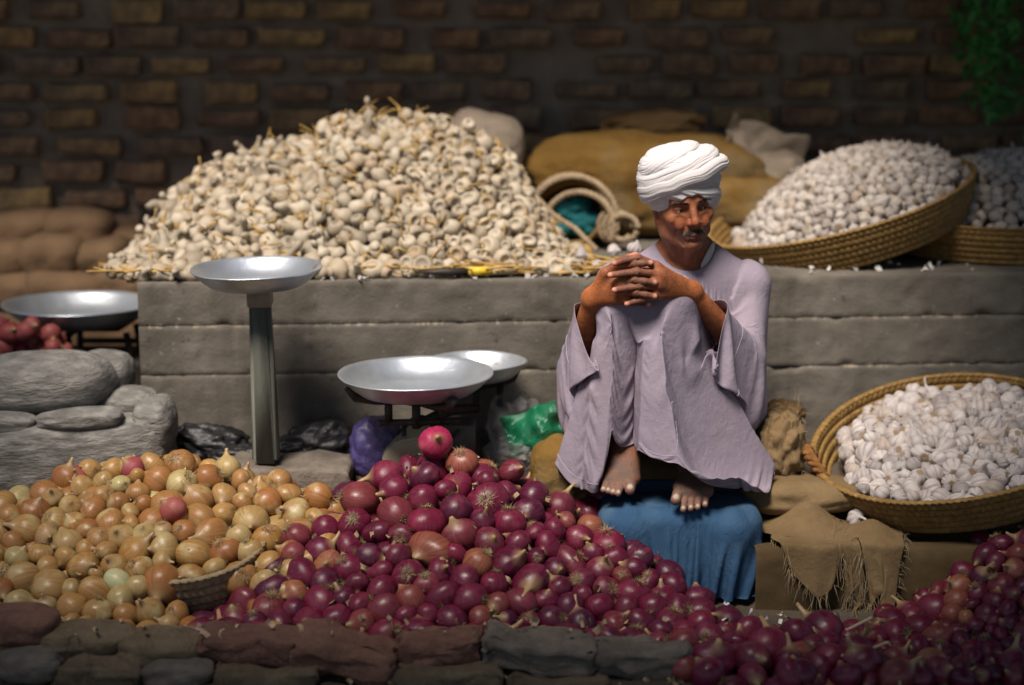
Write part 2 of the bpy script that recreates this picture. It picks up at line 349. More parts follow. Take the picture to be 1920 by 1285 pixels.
def garlic_mat(name, c1, c2, vein, root, rz):
    m, t, b = node_mat(name)
    oi, tc = own_coords(t); sx = t.nodes.new('ShaderNodeSeparateXYZ'); t.links.new(tc.outputs['Object'], sx.inputs[0])
    an = nd(t, 'ShaderNodeMath', operation='ARCTAN2'); t.links.new(sx.outputs[1], an.inputs[0]); t.links.new(sx.outputs[0], an.inputs[1])
    cb = t.nodes.new('ShaderNodeCombineXYZ'); t.links.new(an.outputs[0], cb.inputs[0]); t.links.new(sx.outputs[2], cb.inputs[1])
    mr = nd(t, 'ShaderNodeMath', operation='MULTIPLY'); t.links.new(oi.outputs['Random'], mr.inputs[0]); mr.inputs[1].default_value = 23.; t.links.new(mr.outputs[0], cb.inputs[2])
    mp = t.nodes.new('ShaderNodeMapping'); mp.inputs['Scale'].default_value = (6, 12, 1); t.links.new(cb.outputs[0], mp.inputs[0])
    v = noise_tex(t, mp.outputs[0], 1.0, 5, .7)
    base = ramp(t, oi.outputs['Random'], [(0, c1), (.3, c2), (.55, tuple(q * .72 for q in c1)), (.75, c2), (1, (c1[0] * .95, c1[1] * .86, c1[2] * .75))])
    col = mixc(t, ramp(t, v, [(.5, (0, 0, 0)), (.7, (.6, .6, .6))]), base, vein)
    ln = nd(t, 'ShaderNodeVectorMath', operation='LENGTH'); cb3 = t.nodes.new('ShaderNodeCombineXYZ'); t.links.new(sx.outputs[0], cb3.inputs[0]); t.links.new(sx.outputs[1], cb3.inputs[1]); t.links.new(cb3.outputs[0], ln.inputs[0])
    mr2 = nd(t, 'ShaderNodeMapRange'); mr2.inputs['From Min'].default_value = rz; mr2.inputs['From Max'].default_value = rz + .003; mr2.inputs['To Min'].default_value = 1; mr2.inputs['To Max'].default_value = 0
    t.links.new(ln.outputs['Value'], mr2.inputs['Value'])
    lo = nd(t, 'ShaderNodeMath', operation='LESS_THAN'); t.links.new(sx.outputs[2], lo.inputs[0]); lo.inputs[1].default_value = -.004
    gr = nd(t, 'ShaderNodeAttribute', attribute_name='groove'); col = mixc(t, gr.outputs['Fac'], col, tuple(q * .55 for q in vein))
    ng = noise_tex(t, tc.outputs['Object'], 260, 4, .7); mq = nd(t, 'ShaderNodeMath', operation='MULTIPLY_ADD'); t.links.new(ng, mq.inputs[0]); mq.inputs[1].default_value = .009; mq.inputs[2].default_value = rz - .0045; t.links.new(mq.outputs[0], mr2.inputs['From Min'])
    mq2 = nd(t, 'ShaderNodeMath', operation='ADD'); t.links.new(mq.outputs[0], mq2.inputs[0]); mq2.inputs[1].default_value = .003; t.links.new(mq2.outputs[0], mr2.inputs['From Max'])
    sp = noise_tex(t, tc.outputs['Object'], 110, 5, .7); col = mixc(t, ramp(t, sp, [(.58, (0, 0, 0)), (.72, (.55, .55, .55))]), col, root)
    mm = nd(t, 'ShaderNodeMath', operation='MULTIPLY'); t.links.new(mr2.outputs[0], mm.inputs[0]); t.links.new(lo.outputs[0], mm.inputs[1])
    col = mixc(t, mm.outputs[0], col, root)
    t.links.new(col, b.inputs['Base Color']); b.inputs['Roughness'].default_value = .6; b.inputs['Specular IOR Level'].default_value = .35
    bump(t, b, v, .2, .003)
    return m
MAT['garlic'] = garlic_mat('white garlic skin', (.38, .345, .335), (.52, .48, .46), (.25, .17, .2), (.25, .18, .12), .0075)
MAT['dry_garlic'] = garlic_mat('dried garlic skin', (.32, .265, .195), (.44, .38, .295), (.30, .22, .14), (.17, .11, .06), .0115)

MAT['garlic_grey'] = garlic_mat('dusty garlic skin', (.34, .30, .27), (.46, .42, .38), (.26, .19, .17), (.2, .14, .09), .0085)
# ------------------------------------------------------------------ ground
def ground_z(x, y):
    x = np.asarray(x, float); y = np.asarray(y, float)
    z = np.where(y < 4.2, -.03, .02) * 1.0
    s = np.clip((y - 4.84) / .05, 0, 1); z = z + s * s * (3 - 2 * s) * .125
    s = np.clip((y - 4.95) / .3, 0, 1); z = z + s * .14
    return z
def build_ground():
    xs = np.concatenate([[-40, -20, -10, -6, -4], np.arange(-3, 3.001, .05), [4, 6, 10, 20, 40]])
    ys = np.concatenate([[-30, -15, -6, 0, 2, 3], np.arange(3.6, 7.001, .04), [8, 10, 15, 30, 60]])
    X, Y = np.meshgrid(xs, ys); P = np.stack([X.ravel(), Y.ravel(), 0 * X.ravel()], 1)
    z = ground_z(P[:, 0], P[:, 1]); n = vnoise(P * 3, 3, 4)
    near = (np.abs(P[:, 0]) < 3.1)
    P[:, 2] = z + n * .012 * near
    tag(link('ground', mesh_np('ground', P, grid_faces(len(xs), len(ys))), MAT['earth']), kind='structure')
build_ground()

# ------------------------------------------------------------------ brick wall at the back
WALL_Y, WSL = 6.98, .03
def wall_brick(seed):
    bm = box_bm(.222, .07, .073, .012, 2, .009, seed, 2)
    return bm_mesh('brick', bm)
def build_wall():
    root = empty('brick_wall', (0, WALL_Y, .25)); root.rotation_euler.z = math.atan(WSL)
    tag(root, 'dark old brick wall with wide grey mortar joints behind the stall', 'wall')
    nx, nz = 300, 130; X, Z = np.meshgrid(np.linspace(-3.4, 3.6, nx), np.linspace(0, 2.6, nz))
    P = np.stack([X.ravel(), 0 * X.ravel(), Z.ravel()], 1); P[:, 1] = vnoise(P * 9, 5, 4) * .006
    back = P.copy(); back[:, 1] = .25
    F = grid_faces(nx, nz); a = Acc().add(P, F)
    bx = [(-3.4, .02, 0), (3.6, .02, 0), (3.6, .25, 0), (-3.4, .25, 0), (-3.4, .02, 2.6), (3.6, .02, 2.6), (3.6, .25, 2.6), (-3.4, .25, 2.6)]
    a.add(bx, np.array([[1, 2, 6, 5], [2, 3, 7, 6], [3, 0, 4, 7], [4, 5, 6, 7], [0, 3, 2, 1]]))
    link('mortar', a.mesh('mortar'), MAT['mortar'], root)
    var = [wall_brick(s) for s in range(9)]
    rr = random.Random(11); row = 0; n = 0
    for k in range(13):
        z = .5 + k * .0955
        x = -2.7 + (k % 2) * .13 + rr.uniform(-.03, .03)
        while x < 2.3:
            if rr.random() > .03:
                o = link('brick', rr.choice(var), MAT['brick'], root); n += 1
                o.location = (x, -.012 + rr.uniform(-.01, .006), z + rr.uniform(-.006, .006)); o.rotation_euler = (rr.uniform(-.03, .03), rr.uniform(-.025, .025), rr.choice((0, math.pi)) + rr.uniform(-.02, .02))
                o.scale = (rr.uniform(.78, 1.08), 1, rr.uniform(.72, 1.1))
            x += .262 + rr.uniform(-.03, .035)
build_wall()

# ------------------------------------------------------------------ concrete ledge
LEDGE_Z = .772
def ledge_y(x): return 5.52 + .074 * x
def build_ledge():
    root = empty('concrete_ledge', (-1.076, 5.44, 0)); root.rotation_euler.z = math.atan(.074)
    tag(root, 'long low grey concrete ledge cast in three courses behind the seated man', 'ledge')
    L, D = 4.6, 1.42
    for k, (z0, z1) in enumerate(((.2, .4992), (.500, .6452), (.646, LEDGE_Z))):
        b = .002
        prof = [(.012, z0), (.0012, z0 + b * .3), (0, z0 + b)]
        for t in np.linspace(0, 1, max(5, int((z1 - z0) / .012)))[1:-1]: prof.append((0, z0 + b + (z1 - z0 - 2 * b) * t))
        prof += [(0, z1 - b), (.0012, z1 - b * .3), (.011, z1)]
        if k == 2: prof += [(d, z1) for d in np.concatenate([np.arange(.03, .3, .02), np.linspace(.3, D, 14)])]
        else: prof += [(.06, z1)]
        prof = np.array(prof); xs = np.linspace(0, L, 420); n = len(xs)
        P = np.zeros((len(prof), n, 3)); P[:, :, 0] = xs[None]; P[:, :, 1] = prof[:, :1]; P[:, :, 2] = prof[:, 1:]
        P = P.reshape(-1, 3)
        d = vnoise(P * (4, 4, 5), 20, 3) * .003 + vnoise(P * 34, 30 + k, 3) * .0022 - .012 * np.clip(vnoise(P * 19, 50 + k, 2) - .75, 0, 1)
        edge = np.minimum(np.abs(P[:, 2] - z0), np.abs(P[:, 2] - z1)) < .014
        chip = np.clip(vnoise(P * (16, 10, 10), 40 + k, 3) - .45, 0, 1) * .02
        P[:, 1] += (d + np.where(edge, chip, 0)) * (P[:, 1] < .03)
        P[:, 2] += np.where((P[:, 1] > .02), d * .8, 0) - np.where(edge & (P[:, 2] > (z0 + z1) / 2), chip * .35, 0)
        a = Acc().add(P, grid_faces(n, len(prof)))
        # left end, back and right end
        m = len(prof); left = [j * n for j in range(m)]
        c = len(P)
        ext = [(0.0, D, z0), (0.0, D, z1)] if k < 2 else [(0.0, D, z0)]
        loop = [P[i] for i in left] + ([] if k == 2 else [(0, D, z1)]) + [(0, D, z0)]
        q = len(loop); V = np.array(list(loop) + [(0, D / 2, (z0 + z1) / 2)]); i = np.arange(q)
        a.add(V, np.stack([np.full(q, q), (i + 1) % q, i], 1))
        a.add([(0, D, z0), (L, D, z0), (L, D, z1 - .001), (0, D, z1 - .001)], np.array([[0, 1, 2, 3]]))
        link('concrete_course', a.mesh('concrete_course'), MAT['concrete'], root)
build_ledge()

# ------------------------------------------------------------------ kerb of loose bricks and stones in front
def kerb(u, v, w, h, Y, mat, label, cat='brick', rz=0, rx=0, ry=0, dep=.11, seed=0, round_=False, name='loose_brick', grp=None):
    c = at(u, v, Y); s = (w / 791., dep, h / 791.)
    if round_: bm = blob(s[0] / 2, s[1] / 2, s[2] / 2, seed, .14, 1.8, 4, 3.2)
    else: bm = box_bm(s[0], s[1], s[2], .02, 3, .018, seed, 4)
    o = link(name, bm_mesh(name, bm), MAT[mat]); o.location = c; o.rotation_euler = (R(rx), R(ry), R(rz))
    return tag(o, label, cat, grp)
G = 'bricks and stones edging the stall'
kerb(35, 1172, 150, 70, 4.36, 'kerb_brick', 'rounded dark brick at the far left end of the kerb, under the yellow onions', seed=1, round_=True, grp=G, dep=.14)
kerb(472, 1212, 182, 62, 4.33, 'kerb_brick', 'reddish brown brick of the kerb, below the woven rim among the yellow onions', rz=-2, ry=1, seed=2, grp=G)
kerb(648, 1228, 190, 66, 4.31, 'kerb_brick', 'dark red brick of the kerb lying askew with a broad dusty top', rz=-9, ry=8, seed=3, grp=G, dep=.13)
kerb(826, 1216, 158, 58, 4.33, 'kerb_brick', 'short orange-brown brick between the askew brick and the long grey one', rz=2, ry=-4, seed=4, grp=G)
kerb(1008, 1222, 205, 66, 4.32, 'slab', 'long dark grey brick of the kerb under the middle of the purple onions', rz=-3, ry=5, seed=5, grp=G, dep=.13)
kerb(1200, 1234, 184, 58, 4.31, 'slab', 'dark grey-brown brick with rounded ends, last of the kerb beside loose onion skins', rz=2, ry=1, seed=6, grp=G, dep=.12)
kerb(60, 1246, 120, 62, 4.28, 'slab', 'dark stone in the lowest course at the left corner', 'stone', seed=7, round_=True, name='loose_stone', grp=G)

MAT['earthy'] = rough_mat('earth-caked brick', [(.3, (.1, .072, .045)), (.7, (.22, .165, .105))], 12, .95, 50, 1., .015)
kerb(160, 1200, 190, 60, 4.36, 'earthy', 'earth-caked brown lump beside the rounded brick at the left of the kerb', 'stone', seed=9, round_=True, name='loose_stone', grp=G, dep=.16)
kerb(300, 1216, 170, 62, 4.34, 'earthy', 'earth-caked brown lump next to the reddish brown kerb brick', 'stone', seed=10, round_=True, name='loose_stone', grp=G, dep=.16)
kerb(335, 1262, 130, 56, 4.27, 'slab', 'grey stone in the lowest course under the reddish brown brick', 'stone', seed=11, round_=True, name='loose_stone', grp=G)
kerb(500, 1274, 190, 52, 4.27, 'earthy', 'crumbling brown brick in the lowest course left of the askew brick', seed=12, grp=G, rz=3)
kerb(840, 1272, 200, 50, 4.27, 'earthy', 'crumbling brown brick in the lowest course under the short orange-brown one', seed=13, grp=G, rz=-2)
kerb(1040, 1280, 190, 40, 4.27, 'earthy', 'low earth-covered brick in the lowest course under the long grey one', seed=14, grp=G, rz=1)
kerb(190, 1266, 150, 56, 4.27, 'earthy', 'earth-covered brick in the lowest course between two dark stones', seed=15, grp=G, rz=-3)

# ------------------------------------------------------------------ unseen canvas sheets added to shape the light, open above the man
def added_awning(x0, x1, y0, y1, z, label, seed):
    nu, nv = 40, 40; A, B = np.meshgrid(np.linspace(0, 1, nu), np.linspace(0, 1, nv)); X = x0 + (x1 - x0) * A; Y = y0 + (y1 - y0) * B
    Z = z - .12 * np.sin(A * np.pi) * np.sin(B * np.pi) + .02 * np.sin(A * 17 + seed) * B; P = np.stack([X, Y, Z], 2).reshape(-1, 3)
    f = vnoise(P * 3, seed, 2) * .03; P[:, 0] += f; P[:, 1] += f
    o = link('added_awning', mesh_np('added_awning', P, grid_faces(nu, nv)), MAT['added_awning']); m = o.modifiers.new('thickness', 'SOLIDIFY'); m.thickness = .006
    tag(o, label, 'added_awning', 'unseen canvas sheets added to shape the light')
added_awning(-3.6, .3, .2, 3.28, 2.5, 'unseen canvas sheet added over the street to darken the foreground', 1)
added_awning(.2, 3.4, .2, 3.6, 2.56, 'unseen canvas sheet added over the street to shade the right heap', 6)
added_awning(-3.6, 3.4, 5.6, 6.9, 2.55, 'unseen canvas sheet added above the ledge to keep the brick wall dark', 2)
added_awning(-3.6, -1.86, 3.0, 5.1, 2.47, 'unseen canvas sheet added to shade the grey stones at the left', 3)
added_awning(.80, 3.4, 3.3, 5.7, 2.47, 'unseen canvas sheet added to shade the right end of the ledge', 4)
MAT['handle'] = rough_mat('twisted brown fibre', [(.3, (.14, .055, .015)), (.7, (.3, .14, .04))], 50, .85, 120, .6, .004)
# ------------------------------------------------------------------ plaited palm baskets
def plait_band(Rb, z, wid, thick, phase, nseg=None, sag=None, slope=0.):
    """one coil of plaited leaf: a strap standing in a ring, knobbed by the strands of its plait"""
    nseg = nseg or int(Rb * 2 * np.pi / .0032); nseg -= nseg % 4
    m = 10; th = np.arange(nseg) / nseg * 2 * np.pi; a = np.arange(m) / m * 2 * np.pi
    ca, sa = np.cos(a), np.sin(a)
    strands = int(Rb * 2 * np.pi / .019)
    A, T = np.meshgrid(a, th)                                      # T along ring
    side = np.sin(A)                                               # -1 bottom .. 1 top
    ph = T * strands + phase
    knob = np.abs(np.sin(.5 * (ph + np.sign(side) * np.abs(side) ** .8 * 1.9))) ** .8
    outx = np.sign(np.cos(A)) * np.abs(np.cos(A)) ** .7
    rad = Rb + outx * thick * (.55 + .65 * knob) + slope * side * wid * .5
    zz = z + np.sign(side) * np.abs(side) ** .75 * wid * .53
    V = np.stack([rad * np.cos(T), rad * np.sin(T), zz], 2).reshape(-1, 3)
    return V, grid_faces(m, nseg, True, True)

def basket(name, label, loc, rot, Rrim, h, mat, nb=5, flare=.1, warp=0., grp=None, handle=None, seed=0):
    root = empty(name, loc, rot); tag(root, label, 'basket', grp)
    wid = h / nb
    def warpf(V):
        V = V.copy(); t = np.arctan2(V[:, 1], V[:, 0]); r = np.hypot(V[:, 0], V[:, 1])
        k = 1 + warp * np.cos(2 * t + seed) + warp * .5 * np.cos(3 * t + seed * 2)
        V[:, 0] *= k; V[:, 1] *= k; V[:, 2] += warp * .35 * Rrim * np.cos(2 * t + 1 + seed) * (V[:, 2] / h)
        return V
    for k in range(nb):
        f = (k + .5) / nb
        Rb = Rrim * (1 - flare * (1 - f) ** 1.3)
        V, F = plait_band(Rb, wid * (k + .5), wid * 1.02, .0065, k * 1.7, slope=-flare * .6 * (1 - f))
        link('plaited_band', mesh_np('plaited_band', warpf(V), F), mat, root)
    V, F = plait_band(Rrim * 1.003, h + wid * .12, wid * .42, .0085, .5)
    link('rim', mesh_np('rim', warpf(V), F), mat, root)
    r0 = Rrim * (1 - flare); pr = [(0, .006), (r0 * .5, .006), (r0, .008), (r0, -.004), (r0 * .5, -.004), (0, -.004)]
    V, F = lathe(pr, 48); link('base', mesh_np('base', warpf(V), F), mat, root)
    if handle is not None:
        c = np.array([math.cos(handle), math.sin(handle), 0]); tt = np.array([-c[1], c[0], 0])
        pts = []
        for s in np.linspace(-.12, math.pi + .12, 26):
            pts.append(c * (Rrim * 1.0 + .028 * math.sin(s)) + tt * .052 * math.cos(s) + np.array([0, 0, h * .9 + .062 * math.sin(s)]))
        ac = Acc()
        for q in range(3):
            P2 = []
            for i, p in enumerate(pts):
                an = i * .9 + q * 2.09; P2.append(p + np.array([0, 0, 1]) * .009 * math.cos(an) + c * .009 * math.sin(an))
            ac.add(*tube(P2, .0088, 7))
        link('loop_handle', ac.mesh('loop_handle'), MAT['handle'], root)
    return root

def rot_to(tiltx, tilty, rz=0):
    return Euler((R(tiltx), R(tilty), R(rz)), 'XYZ')
BK_F = basket('woven_basket', 'plaited basket of white garlic with a loop handle, tipped forward beside the man', Vector((1.205, 5.125, .40)) - rot_to(13, -12.5, 0).to_matrix() @ Vector((0, 0, .118)), rot_to(13, -12.5, 0), .368, .115, MAT['palm'], 5, .13, .035, 'plaited palm baskets', math.pi * 1.0, 1)
BK_L = basket('woven_basket', 'wide tilted garlic basket whose rim rises to the right, on the ledge', at(1575, 378, 6.06) + Vector((.03, 0, -.11)), rot_to(4, -16.5, 0), .425, .115, MAT['palm'], 6, .1, .01, 'plaited palm baskets', None, 2)
BK_R = basket('woven_basket', 'level basket of garlic on the ledge that props up the tilted one', (1.575, 6.12, LEDGE_Z + .006), rot_to(0, 0, 0), .40, .108, MAT['palm'], 6, .1, .01, 'plaited palm baskets', None, 3)
BK_Y = basket('woven_basket', 'dull plaited basket buried in the yellow onions with only a stretch of rim showing', at(372, 1000, 4.75) + Vector((0, 0, -.122)), rot_to(12, -6, 0), .19, .1, MAT['palm_dull'], 4, .12, .02, 'plaited palm baskets', None, 4)
# ------------------------------------------------------------------ heaps: bulbs packed under a surface
def heap_fn(sil, front, zb=-.02, conv=.85, back=1.0):
    """sil = [(u, v, Y)] skyline of the heap, front = [(u, v, Y)] its foot nearest the viewer; returns H(x, y)"""
    S = np.array([tuple(at(*p)) for p in sil]); Fp = np.array([tuple(at(*p)) for p in front])
    S = S[np.argsort(S[:, 0])]; Fp = Fp[np.argsort(Fp[:, 0])]
    def H(x, y):
        yr = np.interp(x, S[:, 0], S[:, 1]); zr = np.interp(x, S[:, 0], S[:, 2])
        yf = np.interp(x, Fp[:, 0], Fp[:, 1]); zf = np.interp(x, Fp[:, 0], Fp[:, 2])
        t = (y - yf) / np.maximum(yr - yf, .05)
        h = zf + (zr - zf) * np.clip(t, 0, 1) ** conv
        h = np.where(t < 0, zf + (y - yf) * 1.2, h)
        h = np.where(y > yr, zr - (y - yr) * back, h)
        out = np.maximum(S[0, 0] - x, x - S[-1, 0]); h = np.where(out > 0, h - out * 1.2, h)
        return h
    return H, (S[0, 0], S[-1, 0])

def pack(n, box, H, G, rfun, seed=0, iters=110, depth=2.6, gap=.93, ok=None, ymin=None):
    g = np.random.default_rng(seed); P = []
    while len(P) < n:
        x = g.uniform(box[0], box[1], 4000); y = g.uniform(box[2], box[3], 4000)
        h = H(x, y); b = G(x, y); m = h > b + .012
        if ok is not None: m &= ok(x, y)
        P.extend(zip(x[m], y[m]))
        if not m.any(): break
    P = np.array(P[:n]); n = len(P); r = rfun(g, n)
    h = H(P[:, 0], P[:, 1]); z = h - r * (.9 + g.random(n) * depth * .6); Q = np.column_stack([P, z])
    rr_all = (r[:, None] + r[None]).astype(np.float32) * gap
    for it in range(iters):
        if it % 8 == 0:
            q = Q.astype(np.float32); sq = (q * q).sum(1); d2 = sq[:, None] + sq[None] - 2 * q @ q.T; np.fill_diagonal(d2, 1e6); PI, PJ = np.where(d2 < (rr_all + .02) ** 2); PR = rr_all[PI, PJ]
        D = Q[PI] - Q[PJ]; d = np.sqrt((D * D).sum(1)) + 1e-6; m = d < PR; I = PI[m]; w = (PR[m] - d[m]) / d[m] * .5 * .55; D = D[m] * w[:, None]
        mv = np.stack([np.bincount(I, D[:, i], n) for i in range(3)], 1); cnt = np.maximum(np.bincount(I, minlength=n), 1) ** .5
        Q += mv / cnt[:, None]; Q[:, 2] += r * .03
        if ymin is not None: Q[:, 1] = np.maximum(Q[:, 1], ymin(Q[:, 0]) + r)
        h = H(Q[:, 0], Q[:, 1]); b = G(Q[:, 0], Q[:, 1])
        top = h - r * .85; Q[:, 2] = np.minimum(Q[:, 2], top); Q[:, 2] = np.maximum(Q[:, 2], np.maximum(b + r * .8, top - r * depth))
        Q[:, 0] = np.clip(Q[:, 0], box[0], box[1]); Q[:, 1] = np.clip(Q[:, 1], box[2], box[3])
    return Q, r

def seen(Q, r, extra=None):
    """how many of 13 sight lines from the camera reach each ball before another ball"""
    C = np.array([0, 0, CAM_H]); n = len(Q); V = Q - C; L = np.linalg.norm(V, axis=1); Dn = V / L[:, None]
    up = np.array([0, 0, 1.]); Rt = np.cross(Dn, up); Rt /= np.linalg.norm(Rt, axis=1)[:, None]; Up = np.cross(Rt, Dn)
    cnt = np.zeros(n)
    pts = [(0, 0)] + [(.55 * math.cos(a), .55 * math.sin(a)) for a in np.arange(4) * math.pi / 2] + [(.88 * math.cos(a), .88 * math.sin(a)) for a in np.arange(8) * math.pi / 4 + .3]
    for a, b in pts:
        T = Q + (Rt * a + Up * b) * r[:, None] - Dn * (r * math.sqrt(max(0, 1 - a * a - b * b)))[:, None]
        W = T - C; l = np.linalg.norm(W, axis=1); w = W / l[:, None]
        pr = w @ V.T                                    # along-ray distance to every centre
        d2 = (L ** 2)[None] - pr ** 2
        blk = (d2 < (r * .97)[None] ** 2) & (pr - np.sqrt(np.maximum((r ** 2)[None] - d2, 0)) < (l - r * .15)[:, None])
        np.fill_diagonal(blk, False); cnt += ~blk.any(1)
    return cnt

def on_screen(Q):
    fy = Q[:, 1] * math.cos(CAM_P) - (Q[:, 2] - CAM_H) * math.sin(CAM_P); up = Q[:, 1] * math.sin(CAM_P) + (Q[:, 2] - CAM_H) * math.cos(CAM_P)
    u = 960 + FPX * Q[:, 0] / fy; v = 642.5 - FPX * up / fy
    return (u > -40) & (u < 1960) & (v > -40) & (v < 1325), u, v

def rand_rot(g, out=None, spread=1.):
    if out is None:
        q = g.normal(size=4); q /= np.linalg.norm(q); return Matrix.Rotation(0, 3, 'X') @ __import__('mathutils').Quaternion(q).to_matrix()
    v = Vector(out) + Vector(g.normal(size=3) * spread); v.normalize()
    return (v.to_track_quat('Z', 'Y').to_matrix() @ Matrix.Rotation(g.uniform(0, 6.28), 3, 'Z'))

def own_attr(me, V, rnd=None):
    a = me.attributes.new('own', 'FLOAT_VECTOR', 'POINT'); a.data.foreach_set('vector', np.asarray(V, np.float32).ravel())
    if rnd is not None: a = me.attributes.new('rnd', 'FLOAT', 'POINT'); a.data.foreach_set('value', np.asarray(rnd, np.float32))
def bake_stuff(name, meshes, Q, sc, rots, mat, label, cat, parent=None):
    """many bulbs nobody can single out, one mesh"""
    a = Acc(); cache = {}
    for k in range(len(Q)):
        me = meshes[k % len(meshes)]
        if me.name not in cache:
            V = np.zeros(len(me.vertices) * 3, np.float32); me.vertices.foreach_get('co', V)
            F4 = [p.vertices[:] for p in me.polygons if len(p.vertices) == 4]; F3 = [p.vertices[:] for p in me.polygons if len(p.vertices) == 3]
            cache[me.name] = (V.reshape(-1, 3), [np.array(F4, int).reshape(-1, 4), np.array(F3, int).reshape(-1, 3)])
        V, F = cache[me.name]; a.add(V * sc[k] @ np.array(rots[k]).T + Q[k], F)
    me = a.mesh(name); own_attr(me, np.concatenate([cache[meshes[k % len(meshes)].name][0] for k in range(len(Q))]), np.concatenate([np.full(len(cache[meshes[k % len(meshes)].name][0]), (k * .6180339) % 1) for k in range(len(Q))]))
    o = link(name, me, mat); return tag(o, label, cat, kind='stuff')

# ---- bulbs
def onion_mesh(seed, flat, neck, mat, name='onion'):
    g = np.random.default_rng(seed); r = .036; z0 = -r * flat; pr = [(0, z0 + .0015), (.004, z0)]
    for a in np.linspace(-68, 62, 11):
        a = math.radians(a); pr.append((r * math.cos(a) ** .92, r * flat * math.sin(a)))
    pr += [(.0105, r * flat * .97 + .001), (.0065, r * flat + .006), (.0048, r * flat + .006 + neck * .5), (.0035, r * flat + .006 + neck), (0, r * flat + .007 + neck)]
    V, F = lathe(pr, 22); t = np.arctan2(V[:, 1], V[:, 0]); k = 1 + .05 * np.cos(2 * t + g.uniform(0, 6)) + .025 * np.cos(3 * t + g.uniform(0, 6)) + .008 * np.cos(9 * t)
    V[:, 0] *= k; V[:, 1] *= k; V[:, 0] += (V[:, 2] > r * flat * .8) * (V[:, 2] - r * flat * .8) * g.uniform(-.5, .5)
    V += vnoise(V * 40, seed, 2)[:, None] * .0012
    me = mesh_np(name, V, F); own_attr(me, V); me.materials.append(mat); me.polygons.foreach_set('use_smooth', [True] * len(me.polygons)); return me
def tuft_mesh(seed, zb, n=130):
    g = np.random.default_rng(seed); V = []; F = []
    for k in range(n):
        a = g.uniform(0, 6.28); d = g.uniform(.0, .0095); L = g.uniform(.004, .012) * (1.8 if g.random() < .12 else 1); o = g.uniform(.5, 3.2)
        p0 = np.array([d * math.cos(a), d * math.sin(a), zb + .001 + 14. * d * d]); dr = np.array([math.cos(a) * o, math.sin(a) * o, -1.]); dr /= np.linalg.norm(dr)
        p1 = p0 + dr * L * .55; p2 = p0 + dr * L + g.normal(size=3) * .004; s = np.array([-math.sin(a), math.cos(a), 0]) * .00055
        b = len(V); V += [p0 - s, p0 + s, p1 - s * .8, p1 + s * .8, p2]; F += [(b, b + 1, b + 3), (b, b + 3, b + 2), (b + 2, b + 3, b + 4)]
    me = mesh_np('root_tuft', np.array(V), np.array(F)); me.materials.append(MAT['dry_root']); return me
RED = [onion_mesh(s, f, nk, MAT['red_onion']) for s, f, nk in ((1, .84, .012), (2, .93, .008), (3, .78, .016), (4, 1.02, .02), (5, .88, .004))]
YEL = [onion_mesh(s + 10, f, nk, MAT['yellow_onion']) for s, f, nk in ((1, .85, .006), (2, .95, .012), (3, .9, .004), (4, 1.05, .016))]
TUFT = [tuft_mesh(s, z) for s, z in ((1, -.030), (2, -.033), (3, -.028), (4, -.0365), (5, -.0315))]
YT = [tuft_mesh(s, z, 90) for s, z in ((6, -.030), (7, -.034), (8, -.0322), (9, -.0375))]

def heap_of(name, Q, r, meshes, tufts, label, cat, group, limit, stuff, seed, rbase=.036, out=None, spread=1., minseen=1, squash=.09, keep=None):
    g = np.random.default_rng(seed); c = seen(Q, r); sc, u, v = on_screen(Q)
    c = np.where(sc, c, 0) * r; order = np.argsort(-c); things = [i for i in order if c[i] >= minseen * r[i]][:limit]
    st = set(things); objs = []
    for i in things:
        k = int(g.integers(len(meshes))); o = bpy.data.objects.new(name, meshes[k]); COL.objects.link(o)
        M = rand_rot(g, out(Q[i]) if out else None, spread)
        o.matrix_world = Matrix.Translation(Q[i]) @ M.to_4x4() @ Matrix.Diagonal((*(r[i] / rbase * (1 + g.normal(size=3) * squash)), 1))
        tag(o, label(u[i], v[i], r[i]) if callable(label) else label, cat, group); objs.append((o, u[i], v[i]))
        if tufts:
            t = bpy.data.objects.new('root_tuft', tufts[k]); COL.objects.link(t); t.parent = o
    rest = [i for i in range(len(Q)) if i not in st]
    if stuff and rest:
        rots = [rand_rot(g, out(Q[i]) if out else None, spread) for i in rest]
        bake_stuff(stuff[0], meshes, Q[rest], r[rest] / rbase, rots, meshes[0].materials[0], stuff[1], stuff[2])
    return objs

# ---- the purple onions in the middle
def KERB(x): return np.where(x < .40, 4.385, 4.15)
H_RED, _ = heap_fn([(440, 1110, 4.6), (500, 1035, 4.68), (560, 975, 4.75), (620, 922, 4.85), (690, 882, 4.86), (760, 836, 4.9), (880, 828, 4.9), (960, 862, 4.9), (1030, 905, 4.89), (1100, 955, 4.86), (1160, 985, 4.8), (1220, 1022, 4.76), (1300, 1085, 4.7), (1370, 1130, 4.62), (1480, 1192, 4.5), (1560, 1225, 4.4)],
    [(430, 1165, 4.43), (560, 1190, 4.42), (800, 1195, 4.42), (1100, 1195, 4.42), (1290, 1215, 4.38), (1340, 1270, 4.26), (1580, 1285, 4.22)], conv=.8)
Q, r = pack(350, (-.75, .82, 4.2, 5.12), H_RED, ground_z, lambda g, n: np.clip(g.normal(.0425, .0065, n), .028, .055), 3, ymin=KERB, ok=lambda x, y: y > KERB(x) + .03)
def size_word(r, a, b): return 'large ' if r > b else 'small ' if r < a else ''
def lab_red(u, v, r):
    w = size_word(r, .033, .047) + 'purple onion '
    if v < 905: return w + 'near the peak of the central heap, before the counter scale'
    if u < 620: return w + 'on the left flank of the central heap, against the yellow onions'
    if u > 1290: return w + 'in the low right tail of the central heap'
    if u > 1060: return w + 'on the right slope of the central heap below the blue cloth'
    if v > 1120: return w + 'low in the central heap, right behind the kerb bricks'
    return w + ('left of middle' if u < 820 else 'right of middle') + ' on the front face of the central heap'
